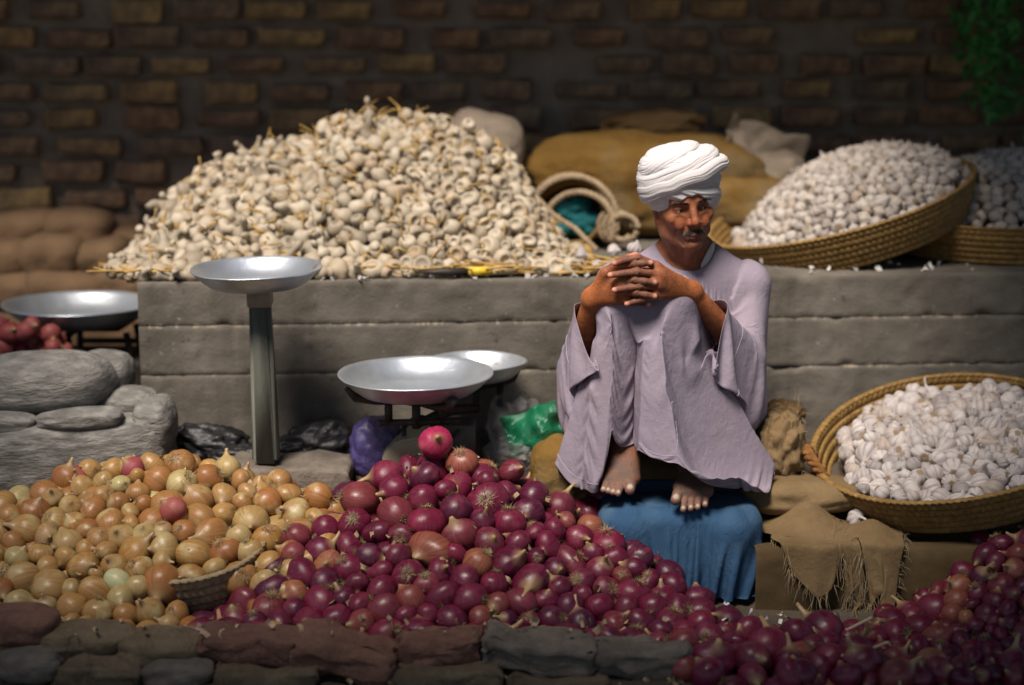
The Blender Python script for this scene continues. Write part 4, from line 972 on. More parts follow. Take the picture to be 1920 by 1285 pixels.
def build_body():
    V = Vol((.10, 4.80, .25), (.74, 5.42, 1.19), .0024)
    V.cone(J['pel'], J['chest'], .10, .09, .03); V.ell((.478, 5.2, .81), (.13, .075, .1), .03); V.cone(J['shR'], J['shL'], .045, .045, .03)
    V.cone(J['neck'], hl(0, .028, -.05), .053, .05, .02)
    for s in (-1, 1):
        V.cone(hl(s * .05, .03, -.06), np.array(J['neck']) + np.array([s * .012, -.052, -.018]), .0095, .008, .012)
        V.cone(np.array(J['neck']) + np.array([s * .03, .01, .03]), J['shR'] if s < 0 else J['shL'], .045, .03, .03)
        V.cone(np.array(J['neck']) + np.array([s * .02, -.057, -.022]), np.array(J['shR'] if s < 0 else J['shL']) + np.array([0, -.03, .012]), .010, .011, .012)
    V.cone(hl(0, -.04, -.1), np.array(J['neck']) + np.array([0, -.048, .0]), .016, .012, .02)     # throat
    for sh, el, wr in ((J['shR'], elR, wrR), (J['shL'], elL, wrL)): V.cone(sh, el, .044, .037, .02); V.cone(el, wr, .04, .0265, .015)
    for hip, kn, an in ((hipR, knR, anR), (hipL, knL, anL)): V.cone(hip, kn, .07, .054, .02); V.cone(kn, an, .048, .032, .02)
    head_sdf(V); hand_sdf(V, wrR, FING_R, elR); hand_sdf(V, wrL, FING_L, elL)
    V.cone(wrR, THUMB[0], .022, .016, .012); V.cone(THUMB[0], THUMB[1], .0125, .0105, .006); V.cone(THUMB[1], THUMB[2], .0105, .0098, .003); V.cone(THUMB[2], THUMB[3], .0098, .0078, .002)
    V.ell(hp(1202, 530, .022), (.048, .017, .043), .012)
    foot_sdf(V, anR, TOE_R, -1); foot_sdf(V, anL, TOE_L, 1)
    P, F = V.skin(); del V
    # gentle smoothing of grid steps
    me = mesh_np('person', P, F)
    # ---- skin colour, vertex by vertex: complexion, lips, nails, dusty feet
    col = np.tile(np.array([.255, .088, .041]), (len(P), 1)); n1 = vnoise(P * 45, 3, 3); n2 = vnoise(P * 160, 4, 2)
    col *= (1 + .22 * n1 + .14 * n2)[:, None]
    def blend(w, c): w = np.clip(w, 0, 1)[:, None]; col[:] = col * (1 - w) + np.array(c) * w
    L = (P - np.array(HC)) @ HRn                                                   # head space
    face = np.linalg.norm(P - np.array(HC), axis=1) < .16
    def spot(c, r, colr, a=1.): blend(face * a * np.exp(-(((L - np.array(c)) / np.array(r)) ** 2).sum(1)), colr)
    stub = face * np.exp(-((L[:, 2] + .075) / .03) ** 2) * (L[:, 1] < -.0) * .4 * (1 + .4 * n2); blend(stub, (.14, .07, .048))
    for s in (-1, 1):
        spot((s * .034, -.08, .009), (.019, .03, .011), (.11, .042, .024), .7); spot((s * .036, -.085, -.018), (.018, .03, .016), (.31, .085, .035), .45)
    spot((0, -.11, -.018), (.012, .02, .016), (.33, .10, .042), .6); spot((0, -.09, -.0625), (.022, .02, .0075), (.15, .055, .05), .9); spot((0, -.08, .05), (.04, .03, .014), (.27, .10, .05), .5)
    # hands
    hz = np.minimum(*(np.linalg.norm(P - w, axis=1) for w in (wrR, wrL))); blend((hz < .14) * np.clip(1.4 - hz / .1, 0, 1) * .9, (.36, .115, .038)); 
    col[hz < .14] *= (1 + .2 * n1 + .12 * n2)[hz < .14][:, None]
    for Fs in (FING_R, FING_L):
        for f in Fs:
            for a, b, lo, hi in ((f[0], f[1], .1, .55), (f[1], f[2], .75, .8), (f[2], f[3], .7, .1)):
                d, t = seg_dist(P, a, b); blend((d < .0125) * (lo + (hi - lo) * t) * (.85 + .3 * n1), (.13, .058, .040))
            d = np.linalg.norm(P - (f[3] + np.array([0, -.003, 0])), axis=1); blend(1.25 * np.exp(-(d / .0075) ** 4), (.55, .27, .2))
    d = np.linalg.norm(P - THUMB[3], axis=1); blend(np.exp(-(d / .02) ** 4), (.5, .2, .14))
    # feet
    low = np.clip((.44 - P[:, 2]) / .07, 0, 1); blend(low * .85 * (1 + .4 * n1), (.10, .062, .046))
    for T in (TOE_R, TOE_L):
        for m, t, ra, rb in T:
            d = np.linalg.norm(P - (t + np.array([0, -rb * .35, rb * .75])), axis=1); blend(1.1 * np.exp(-(d / (rb * .62)) ** 4), (.5, .42, .34))
            dd, tt = seg_dist(P, m, t); blend((dd < ra * 1.3) * tt * .35, (.26, .14, .11))
    at_ = me.attributes.new('skin', 'FLOAT_COLOR', 'POINT')
    if len(me.vertices) == len(P): at_.data.foreach_set('color', np.column_stack([np.clip(col, 0, 1), np.ones(len(P))]).astype(np.float32).ravel())
    m, t, b = node_mat('weathered brown skin'); a = nd(t, 'ShaderNodeAttribute', attribute_name='skin'); t.links.new(a.outputs['Color'], b.inputs['Base Color'])
    b.inputs['Roughness'].default_value = .56; b.inputs['Specular IOR Level'].default_value = .3
    b.inputs['Subsurface Weight'].default_value = .12; b.inputs['Subsurface Radius'].default_value = (.012, .004, .002); b.inputs['Subsurface Scale'].default_value = 1.
    c = coords(t); p = bump(t, b, noise_tex(t, c, 160, 5, .65), .5, .004); bump(t, b, noise_tex(t, c, 60, 4, .6), .2, .005, p)
    o = link('person', me, m)
    return tag(o, 'man in a white turban and grey-lavender robe sitting barefoot with hands clasped on his knees', 'person')
MAN = build_body()

def eye(s):
    c = hl(s * .0335, -.0715, .0105); r = .0128
    g = HR @ Vector((.42, -1, -.06)); g.normalize(); q = g.to_track_quat('Z', 'Y').to_matrix()
    V, F = lathe([(0, r)] + [(r * math.sin(a), r * math.cos(a)) for a in np.radians([6, 11, 16, 21, 26, 31, 38, 50, 65, 80, 100, 120, 140, 160])] + [(0, -r)], 28)
    me = mesh_np('eye', V @ np.array(q).T + c, F)
    for nm, cc, rg in (('eye white', (.22, .18, .15), .25), ('iris', (.025, .012, .007), .12), ('pupil', (.004, .003, .003), .1)):
        m, t, b = node_mat(nm); b.inputs['Base Color'].default_value = (*cc, 1); b.inputs['Roughness'].default_value = rg; me.materials.append(m)
    N = np.array([V[list(f)].mean(0) for f in F]); an = np.degrees(np.arctan2(np.hypot(N[:, 0], N[:, 1]), N[:, 2]))
    me.polygons.foreach_set('material_index', np.where(an < 12, 2, np.where(an < 29, 1, 0)).astype(np.int32))
    link('eye', me, None, MAN)
eye(-1); eye(1)

def strands(name, pts, mats, parent):
    """hair: tapering strands given by root, tip, width"""
    a = Acc(); mi = []
    for p, q, w, k in pts:
        d = q - p; up = np.array([0, -1., 0]); s = np.cross(d, up); s /= np.linalg.norm(s) + 1e-9; n = np.cross(s, d); n /= np.linalg.norm(n) + 1e-9; mid = (p + q) / 2 + n * .0012
        V = []
        for c, ww in ((p, w), (mid, w * .8), (q, w * .15)):
            for an in (0, 2.09, 4.19): V.append(c + (s * math.cos(an) + n * math.sin(an)) * ww)
        a.add(V, grid_faces(3, 3, True)); mi += [k] * 6
    me = a.mesh(name)
    for m in mats: me.materials.append(m)
    me.polygons.foreach_set('material_index', np.array(mi, np.int32)); return link(name, me, None, parent)
def hair_mat(n, c):
    m, t, b = node_mat(n); b.inputs['Base Color'].default_value = (*c, 1); b.inputs['Roughness'].default_value = .85; b.inputs['Specular IOR Level'].default_value = .15; return m
def face_point(x, z, y0=-.13):
    """first skin point met going back along the head's own axis"""
    o = Vector(hl(x, y0, z)); d = HR @ Vector((0, 1, 0)); ok, loc, nn, _ = MAN.ray_cast(o, d); return np.array(loc) if ok else np.array(hl(x, -.085, z))
HM = [hair_mat('dark hair', (.012, .01, .009)), hair_mat('grey hair', (.13, .118, .11))]
def build_hair():
    g = np.random.default_rng(3); pts = []
    for k in range(430):
        x = g.uniform(-.030, .030); ax = abs(x) / .030; zc = -.0490 - .008 * ax ** 2; z = zc + g.normal() * .0032 * (1 - .4 * ax) + .002
        p = face_point(x, z); s = np.sign(x) if abs(x) > .004 else g.choice((-1, 1))
        q = p + HRn @ np.array([s * g.uniform(.001, .004), -.0016, -.0050 - .001 * ax]) * 1.0 + g.normal(size=3) * .0008
        pts.append((p, q, .00042, int(g.random() < .55)))
    strands('moustache', pts, HM, MAN)
    for s in (-1, 1):
        pts = []
        for k in range(190):
            u = g.random(); x = s * (.0125 + .038 * u); z = .0285 + .006 * math.sin(u * 2.2) - .004 * u + g.normal() * .0019 * (1.1 - .6 * u)
            p = face_point(x, z); q = p + HRn @ np.array([s * .006, -.002, .0022 - .004 * u]) + g.normal(size=3) * .0006; pts.append((p, q, .00042, int(g.random() < .12)))
        strands('eyebrow', pts, HM, MAN)
build_hair()
# ------------------------------------------------------------------ hanging cloth: a small spring solver with contact
class Cloth:
    def __init__(s, X, wrap=False, su=1.0, sv=1.0, pin=None):
        s.nv, s.nu = X.shape[:2]; s.wrap = wrap; s.X = X.reshape(-1, 3).copy(); s.su, s.sv = su, sv
        s.w = np.ones(s.nv * s.nu) if pin is None else (1 - pin.ravel().astype(float))
        s.rest_from(s.X); s.V = np.zeros_like(s.X)
    def rest_from(s, X):
        nu, nv = s.nu, s.nv; id_ = np.arange(nu * nv).reshape(nv, nu); s.C = []
        def pairs(du, dv):
            a = id_; b = np.roll(id_, -du, 1) if du else id_
            if not s.wrap and du: a = a[:, :nu - du] if du > 0 else a[:, -du:]; b = b[:, :nu - du] if du > 0 else b[:, -du:]
            if dv: a = a[:nv - dv]; b = b[dv:]
            return a, b
        for du, dv, k, kind in ((1, 0, 1., 'u'), (0, 1, 1., 'v'), (1, 1, .35, 'd'), (-1, 1, .35, 'd'), (2, 0, .04, 'u'), (0, 2, .04, 'v')):
            a, b = pairs(du, dv); step = max(abs(du), dv)
            rows, cols = np.meshgrid(np.arange(a.shape[0]), np.arange(a.shape[1]), indexing='ij')
            key = (cols // step) % 2 if dv == 0 else (rows // step) % 2
            if dv == 0 and s.wrap and nu % (2 * step): key = np.where(cols >= nu - step, 2, key)
            for c in np.unique(key):
                m = key == c; ia, ib = a[m], b[m]; L = np.linalg.norm(X[ia] - X[ib], axis=1)
                f = {'u': s.su, 'v': s.sv, 'd': (s.su + s.sv) / 2}[kind]
                if not np.isscalar(f): f = f.ravel()[ia]
                s.C.append((ia, ib, L * f, k))
    def step(s, g, damp, col, thick, mu, iters=1):
        P0 = s.X.copy(); s.V *= damp; s.X = s.X + (s.V + g) * (s.w > 0)[:, None]
        for it_ in range(iters):
            for ia, ib, L, k in s.C:
                d = s.X[ib] - s.X[ia]; l = np.sqrt((d * d).sum(1)) + 1e-9; wa, wb = s.w[ia], s.w[ib]; ws = wa + wb; ws = np.where(ws > 0, ws, 1)
                q = (d * ((l - L) / l / ws * k)[:, None]); s.X[ia] += q * wa[:, None]; s.X[ib] -= q * wb[:, None]
            if col is not None and it_ == iters - 1:
                f = col.sample(s.X); m = (f < thick) & (s.w > 0)
                if m.any():
                    G = col.grad(s.X[m]); pen = (thick - f[m])[:, None]; s.X[m] += G * pen * .9
                    mv = s.X[m] - P0[m]; tn = mv - G * (mv * G).sum(1)[:, None]; s.X[m] -= tn * mu
        s.V = s.X - P0; sp = np.linalg.norm(s.V, axis=1); s.V *= np.minimum(1, .006 / (sp + 1e-9))[:, None]
    def refine(s):
        X = s.X.reshape(s.nv, s.nu, 3); nu2 = s.nu * 2 if s.wrap else s.nu * 2 - 1; nv2 = s.nv * 2 - 1
        A = np.zeros((s.nv, nu2, 3)); A[:, ::2] = X
        nxt = np.roll(X, -1, 1) if s.wrap else X[:, 1:]
        A[:, 1::2] = (X + nxt) / 2 if s.wrap else (X[:, :-1] + nxt) / 2
        B = np.zeros((nv2, nu2, 3)); B[::2] = A; B[1::2] = (A[:-1] + A[1:]) / 2; return B
def upsample(A, wrap):
    nv, nu = A.shape[:2]; sh = A.shape[2:]
    nu2 = nu * 2 if wrap else nu * 2 - 1; B = np.zeros((nv, nu2) + sh); B[:, ::2] = A
    B[:, 1::2] = (A + np.roll(A, -1, 1)) / 2 if wrap else (A[:, :-1] + A[:, 1:]) / 2
    D = np.zeros((nv * 2 - 1, nu2) + sh); D[::2] = B; D[1::2] = (B[:-1] + B[1:]) / 2; return D
def simulate(X0, wrap, col, pin=None, su=1., sv=1., steps=(260, 160), g=(0, 0, -1.6e-4), thick=.006, mu=.4, noise=.004, seed=0, damp=.97, extra=None, hold=None):
    """hang cloth from start shape X0 over the shape col, coarse first and then on a doubled grid"""
    gq = np.random.default_rng(seed); g = np.array(g)
    c = Cloth(X0, wrap, su, sv, pin); c.X += vnoise(c.X * 14, seed, 2)[:, None] * noise * gq.normal(size=(1, 3)) * c.w[:, None]
    if hold is not None:
        for i, p in hold.items(): c.X[i] = p
    for k in range(steps[0]):
        c.step(g if extra is None else g + extra(c.X), damp if k < steps[0] * .8 else .9, col, thick, mu, 2)
    if steps[1]:
        X1 = c.refine(); R0 = upsample(X0, wrap); p1 = None if pin is None else upsample(pin.astype(float)[..., None], wrap)[..., 0] > .99
        su1 = su if np.isscalar(su) else upsample(su[..., None], wrap)[..., 0]; sv1 = sv if np.isscalar(sv) else upsample(sv[..., None], wrap)[..., 0]
        d = Cloth(R0, wrap, su1, sv1, p1); d.X = X1.reshape(-1, 3) + gq.normal(size=(X1.shape[0] * X1.shape[1], 3)) * .0004 * d.w[:, None]
        for k in range(steps[1]):
            d.step(g if extra is None else g + extra(d.X), .95 if k < steps[1] * .8 else .85, col, thick, mu, 2)
        c = d
    return c.X.reshape(c.nv, c.nu, 3)
def resample(P, n, closed=True):
    Q = np.vstack([P, P[:1]]) if closed else P; L = np.concatenate([[0], np.cumsum(np.linalg.norm(np.diff(Q, axis=0), axis=1))])
    t = np.arange(n) / n * L[-1] if closed else np.linspace(0, L[-1], n)
    return np.stack([np.interp(t, L, Q[:, i]) for i in range(3)], 1)
def cloth_obj(name, X, wrap, mat, parent=None, thick=.0022, sub=1, flip=False):
    nv, nu = X.shape[:2]; F = grid_faces(nu, nv, wrap)
    if flip: F = F[:, ::-1]
    o = link(name, mesh_np(name, X.reshape(-1, 3), F), mat, parent)
    if thick:
        m = o.modifiers.new('thickness', 'SOLIDIFY'); m.thickness = thick; m.offset = 0
    if sub:
        m = o.modifiers.new('smooth', 'SUBSURF'); m.levels = sub; m.render_levels = sub
    return o
# ------------------------------------------------------------------ the robe
def robe_collider():
    V = Vol((-.05, 4.70, .18), (.95, 5.55, 1.0), .008, .08)
    V.cone(J['pel'], J['chest'], .115, .10, .03); V.ell((.478, 5.2, .80), (.14, .082, .1), .03); V.cone(J['shR'], J['shL'], .052, .052, .03)
    V.cone(J['neck'], hl(0, .028, -.05), .055, .05, .02)
    for sh, s in ((J['shR'], -1), (J['shL'], 1)): V.cone(np.array(J['neck']) + np.array([s * .03, .01, .02]), sh, .045, .034, .03)
    for hip, kn, an in ((hipR, knR, anR), (hipL, knL, anL)): V.cone(hip, kn, .085, .06, .02); V.cone(kn, an, .056, .040, .02)
    for an, T in ((anR, TOE_R), (anL, TOE_L)):
        V.ell(an + np.array([0, .05, -.055]), (.034, .04, .035), .02)
        for m, t, ra, rb in T: V.cone(an, m, .036, ra + .004, .02); V.cone(m, t, ra + .003, rb + .003, .01)
    z = V.ax[2][None, None, :]; y = V.ax[1][None, :, None]; x = V.ax[0][:, None, None]
    seat = np.maximum(np.maximum(z - .365, 5.10 - y), np.abs(x - .47) - .22); floor = z - np.where((x > .1) & (x < .78), .272, .23) + 0 * y
    floor = np.maximum(floor, 4.83 - y)                                          # the cushion under the feet ends here
    V.f = np.minimum(V.f, np.minimum(seat, floor).astype(np.float32)); return V
RC = robe_collider()
def ring(fy, by, hwf, hwb, zf, zb, cxf, cxb, p=2.3, n=120, hem=None, side=0.):
    t = np.linspace(0, 2 * np.pi, 1200, endpoint=False) + np.pi / 2
    c, s = np.cos(t), np.sin(t); cy = (fy + by) / 2; hy = (by - fy) / 2
    y = cy + hy * np.sign(s) * np.abs(s) ** (2 / p); f = (y - fy) / (by - fy); e = np.clip(f * 1.25, 0, 1); e = e * e * (3 - 2 * e)
    x = cxf + (cxb - cxf) * e + (hwf + (hwb - hwf) * e) * np.sign(c) * np.abs(c) ** (2 / p); z = zf + (zb - zf) * f + side * np.abs(c) ** 3
    if hem is not None:
        zz = np.interp(x, hem[0], hem[1]); w = np.clip(1.5 - f * 2.4, 0, 1); z = z * (1 - w) + zz * w
    return resample(np.stack([x, y, z], 1), n)
def lerp_rings(rows, n):
    """smooth interpolation of ring stack to n rows of even spacing"""
    A = np.array(rows); mid = np.linalg.norm(np.diff(A, axis=0), axis=2).mean(1); L = np.concatenate([[0], np.cumsum(mid)]); t = np.linspace(0, L[-1], n)
    k = np.clip(np.searchsorted(L, t, 'right') - 1, 0, len(A) - 2); f = ((t - L[k]) / (L[k + 1] - L[k]))[:, None, None]
    return A[k] * (1 - f) + A[k + 1] * f
def build_robe():
    hem = (np.array([.10, .17, .252, .270, .33, .40, .543, .62, .72, .8]), np.array([.335, .33, .345, .51, .485, .435, .368, .345, .31, .31]))
    N = 150
    rows = [ring(4.84, 5.36, .30, .27, .33, .32, .418, .445, 2.2, N, hem), ring(4.825, 5.39, .225, .25, .52, .50, .39, .46, 2.2, N), ring(4.86, 5.40, .15, .24, .70, .66, .352, .465, 2.2, N),
            ring(4.878, 5.40, .128, .238, .80, .76, .345, .467, 2.2, N), ring(4.925, 5.39, .128, .235, .885, .80, .348, .47, 2.2, N), ring(5.02, 5.36, .18, .23, .865, .82, .41, .473, 2.2, N),
            ring(5.075, 5.335, .215, .215, .830, .845, .474, .474, 2.3, N), ring(5.10, 5.31, .18, .18, .848, .885, .476, .476, 2.2, N, side=.010), ring(5.112, 5.29, .125, .125, .857, .908, .477, .477, 2.1, N, side=.012), ring(5.126, 5.264, .074, .074, .857, .925, .477, .477, 2.0, N, side=.018)]
    X0 = lerp_rings(rows, 78); pin = np.zeros(X0.shape[:2], bool); pin[-1] = True
    kr = int(np.argmin(np.abs(X0[:, N // 2, 2] - .865) + (X0[:, N // 2, 1] > 4.96)))        # where the hands press the cloth on the knees
    near = (X0[kr, :, 1] < 4.965) & (np.minimum(np.abs(X0[kr, :, 0] - knR[0]), np.abs(X0[kr, :, 0] - knL[0])) < .035); pin[kr] |= near
    front = np.where(X0[0, :, 1] < 5.06)[0]; hold = {}
    cA = front[np.argmin(np.abs(X0[0, front, 0] - .125))]; cE = front[np.argmin(np.abs(X0[0, front, 0] - .70))]
    # folds that run from the knees to the hem: knee point, hem point, held in place, wobble
    GD = [(at(1118, 588, 4.925), at(1040, 868, 5.0), 1, .005), (at(1126, 582, 4.90), at(1088, 919, 4.90), 1, .008), (at(1136, 578, 4.885), at(1131, 906, 4.935), 0, 0), (at(1148, 576, 4.872), at(1147, 806, 4.880), 1, .008),
          (at(1172, 576, 4.874), at(1172, 818, 4.88), 0, 0), (at(1190, 578, 4.925), at(1187, 832, 4.955), 1, .004), (at(1208, 580, 4.872), at(1197, 846, 4.868), 1, .010), (at(1236, 576, 4.868), at(1272, 872, 4.812), 1, .012),
          (at(1264, 578, 4.876), at(1338, 898, 4.805), 0, 0), (at(1278, 584, 4.888), at(1386, 896, 4.87), 2, 0), (at(1290, 592, 4.905), at(1440, 926, 4.93), 2, 0), (at(1300, 602, 4.925), at(1455, 872, 5.02), 1, .006)]
    hp_ = np.array([tuple(g[1]) for g in GD]); L = np.concatenate([[0], np.cumsum(np.linalg.norm(np.diff(hp_, axis=0), axis=1) * np.where(np.arange(len(GD) - 1) == 2, .45, 1))]); sg = 1 if cE > cA else -1
    nc = (cE - cA) * sg; cols = np.round(L / L[-1] * nc).astype(int)
    for r in range(0, kr):
        t = 1 - r / kr; pts = []
        for k, (K, Hm, held, wob) in enumerate(GD):
            p = np.array(K) * (1 - t) + np.array(Hm) * t; p[2] -= .012 * math.sin(math.pi * t); p = p + wob * math.sin(math.pi * t) * vnoise(p[None] * 11, k, 2)[0] * np.array([1, .6, 0]); pts.append(p)
            if (held == 1 and r < kr - (5 if k in (0, len(GD) - 1) else 9 if k in (5, 6) else 5)) or (held == 2 and r < 2): c = (cA + sg * cols[k]) % N; pin[r, c] = True; hold[r * N + c] = p
        pts = np.array(pts); cc = np.arange(nc + 1); new = np.stack([np.interp(cc, cols, pts[:, i]) for i in range(3)], 1); w = min(1, (kr - r) / 10); w = w * w * (3 - 2 * w)
        idx = (cA + sg * cc) % N
        if r == 0:
            for q in range(cols[6], cols[10] + 1): pin[0, idx[q]] = True; hold[idx[q]] = new[q] + np.array([0, 0, .003 * math.sin(q * 1.7)])
        X0[r, idx] = X0[r, idx] * (1 - w) + new * w
    su = np.full(X0.shape[:2], 1.03)
    X = simulate(X0, True, RC, pin, su, .95, (240, 95), seed=4, noise=.007, mu=.35, thick=.007, hold=hold)
    S = X.copy(); r0, r1 = 2 * (kr - 20), 2 * kr - 1                                        # let the cloth beside the knees hang smooth
    wt = np.zeros(X.shape[:2]); q0, q2, q9, q11 = [2 * ((cA + sg * cols[i]) % N) for i in (0, 2, 9, 11)]
    for lo, hi in (sorted((q0 - 10 * sg, q2)), sorted((q9, q11 + 12 * sg))): wt[r0:r1, lo:hi] = 1
    for _ in range(3): wt[1:-1] = (wt[:-2] + wt[1:-1] + wt[2:]) / 3; wt = (np.roll(wt, 1, 1) + wt + np.roll(wt, -1, 1)) / 3
    for _ in range(60): S[1:-1] += .5 * wt[1:-1, :, None] * ((S[:-2] + S[2:] + np.roll(S, 1, 1)[1:-1] + np.roll(S, -1, 1)[1:-1]) / 4 - S[1:-1])
    X = S
    o = cloth_obj('robe', X, True, MAT['robe'], MAN); o['label'] = 'grey-lavender ankle-length robe draped over the knees'
    def seam(pts, nm='seam'):
        link(nm, mesh_np(nm, *tube(pts, .0008, 5, False)), MAT['seam'], o)
    nv2, nu2 = X.shape[:2]
    def outward(r, c):
        a = X[r, (c + 1) % nu2] - X[r, c - 1]; b = X[min(r + 1, nv2 - 1), c] - X[max(r - 1, 0), c]; n = np.cross(a, b); n /= np.linalg.norm(n) + 1e-9; ctr = np.array([.46, 5.15, X[r, c, 2]]); return n if n @ (X[r, c] - ctr) > 0 else -n
    ra = sorted(((cA + sg * cols[6]) % N * 2, (cA + sg * cols[10]) % N * 2)); seam([X[7, c] + outward(7, c) * .0012 for c in range(ra[0], ra[1])], 'hem_seam')
    ra = sorted(((cA + sg * cols[0]) % N * 2, (cA + sg * cols[2]) % N * 2)); seam([X[7, c] + outward(7, c) * .0012 for c in range(ra[0], ra[1])], 'hem_seam')
    c7 = ((cA + sg * cols[7]) % N) * 2; seam([X[r, (c7 + int((r - 8) * .16 * sg)) % nu2] + outward(r, (c7 + int((r - 8) * .16 * sg)) % nu2) * .0012 for r in range(8, kr * 2 - 46)])
    return X
ROBE_X = build_robe()

def sleeve_collider(P):
    V = Vol(RC.lo, RC.lo + (RC.n - 1) * RC.h, RC.h, .08); V.f = RC.f.copy()
    for sh, el, wr in ((J['shR'], elR, wrR), (J['shL'], elL, wrL)): V.cone(sh, el, .05, .043, .02); V.cone(el, wr, .044, .031, .015); V.ell(wr, (.035, .035, .035), .02)
    r = 3; I = np.floor((P - V.lo) / V.h).astype(int)
    for a in range(-r, r + 1):
        for b in range(-r, r + 1):
            for c in range(-r, r + 1):
                Q = I + (a, b, c); ok = ((Q >= 0) & (Q < V.n)).all(1); Q = Q[ok]
                d = np.linalg.norm(V.lo + Q * V.h - P[ok], axis=1) - .007
                np.minimum.at(V.f, (Q[:, 0], Q[:, 1], Q[:, 2]), d.astype(np.float32))
    return V
SCOL = sleeve_collider(ROBE_X.reshape(-1, 3))
def sleeve(path, radii, normals, name_label, seed, N=56, M=34, su=1.03, sv=1.2, hold=9):
    """rings round the arm: centres, radii and ring normals"""
    rows = []
    for c, (ra, rb), n in zip(path, radii, normals):
        n = Vector(n).normalized(); a = n.cross(Vector((0, 0, 1))); a.normalize(); b = n.cross(a)
        t = np.linspace(0, 2 * np.pi, N, endpoint=False); rows.append(np.array(c)[None] + np.outer(np.cos(t) * ra, a) + np.outer(np.sin(t) * rb, b))
    X0 = lerp_rings(rows, M); pin = np.zeros(X0.shape[:2], bool); pin[0] = True; pin[-1, np.argsort(-X0[-1, :, 2])[:hold]] = True
    X = simulate(X0, True, SCOL, pin, su, sv, (200, 70), seed=seed, noise=.012, mu=.45, thick=.006)
    o = cloth_obj('sleeve', X, True, MAT['robe'], MAN)
    r = X.shape[0] - 13; ctr = X[r].mean(0); pts = [p + (p - ctr) / np.linalg.norm(p - ctr) * .0016 for p in X[r]]; link('cuff_seam', mesh_np('cuff_seam', *tube(pts + pts[:1], .0011, 5, False)), MAT['seam'], o)
    return X
def P3(*a): return np.array(a, float)
sR, sL = P3(*J['shR']), P3(*J['shL'])
cuR = elR * .08 + wrR * .92; cuL = elL * .2 + wrL * .8
SLR = sleeve([sR + P3(.05, .005, -.006), sR + P3(.012, 0, -.012), sR * .6 + elR * .4 + P3(-.004, 0, -.014), elR + P3(-.006, .012, -.032), elR * .55 + wrR * .45 + P3(-.014, -.002, -.03), cuR + P3(-.004, -.016, -.022)],
    [(.04, .04), (.05, .052), (.074, .08), (.078, .092), (.072, .085), (.052, .058)],
    [(-1, -.1, -.25), (-.9, -.2, -.6), (-.5, -.35, -.85), (-.2, -.8, -.3), (.2, -.6, .6), (.15, -.32, .93)], '', 11)
SLL = sleeve([sL + P3(-.05, .005, -.006), sL + P3(-.012, 0, -.012), sL * .6 + elL * .4 + P3(.012, 0, -.008), elL + P3(.018, .012, -.02), elL * .7 + wrL * .3 + P3(.012, -.006, -.028), cuL + P3(.004, -.006, -.05)],
    [(.04, .04), (.05, .052), (.076, .084), (.084, .095), (.08, .092), (.074, .086)],
    [(1, -.1, -.25), (.7, -.2, -.7), (.3, -.35, -.9), (-.2, -.8, -.3), (-.6, -.55, .45), (-.62, -.36, .68)], '', 12)

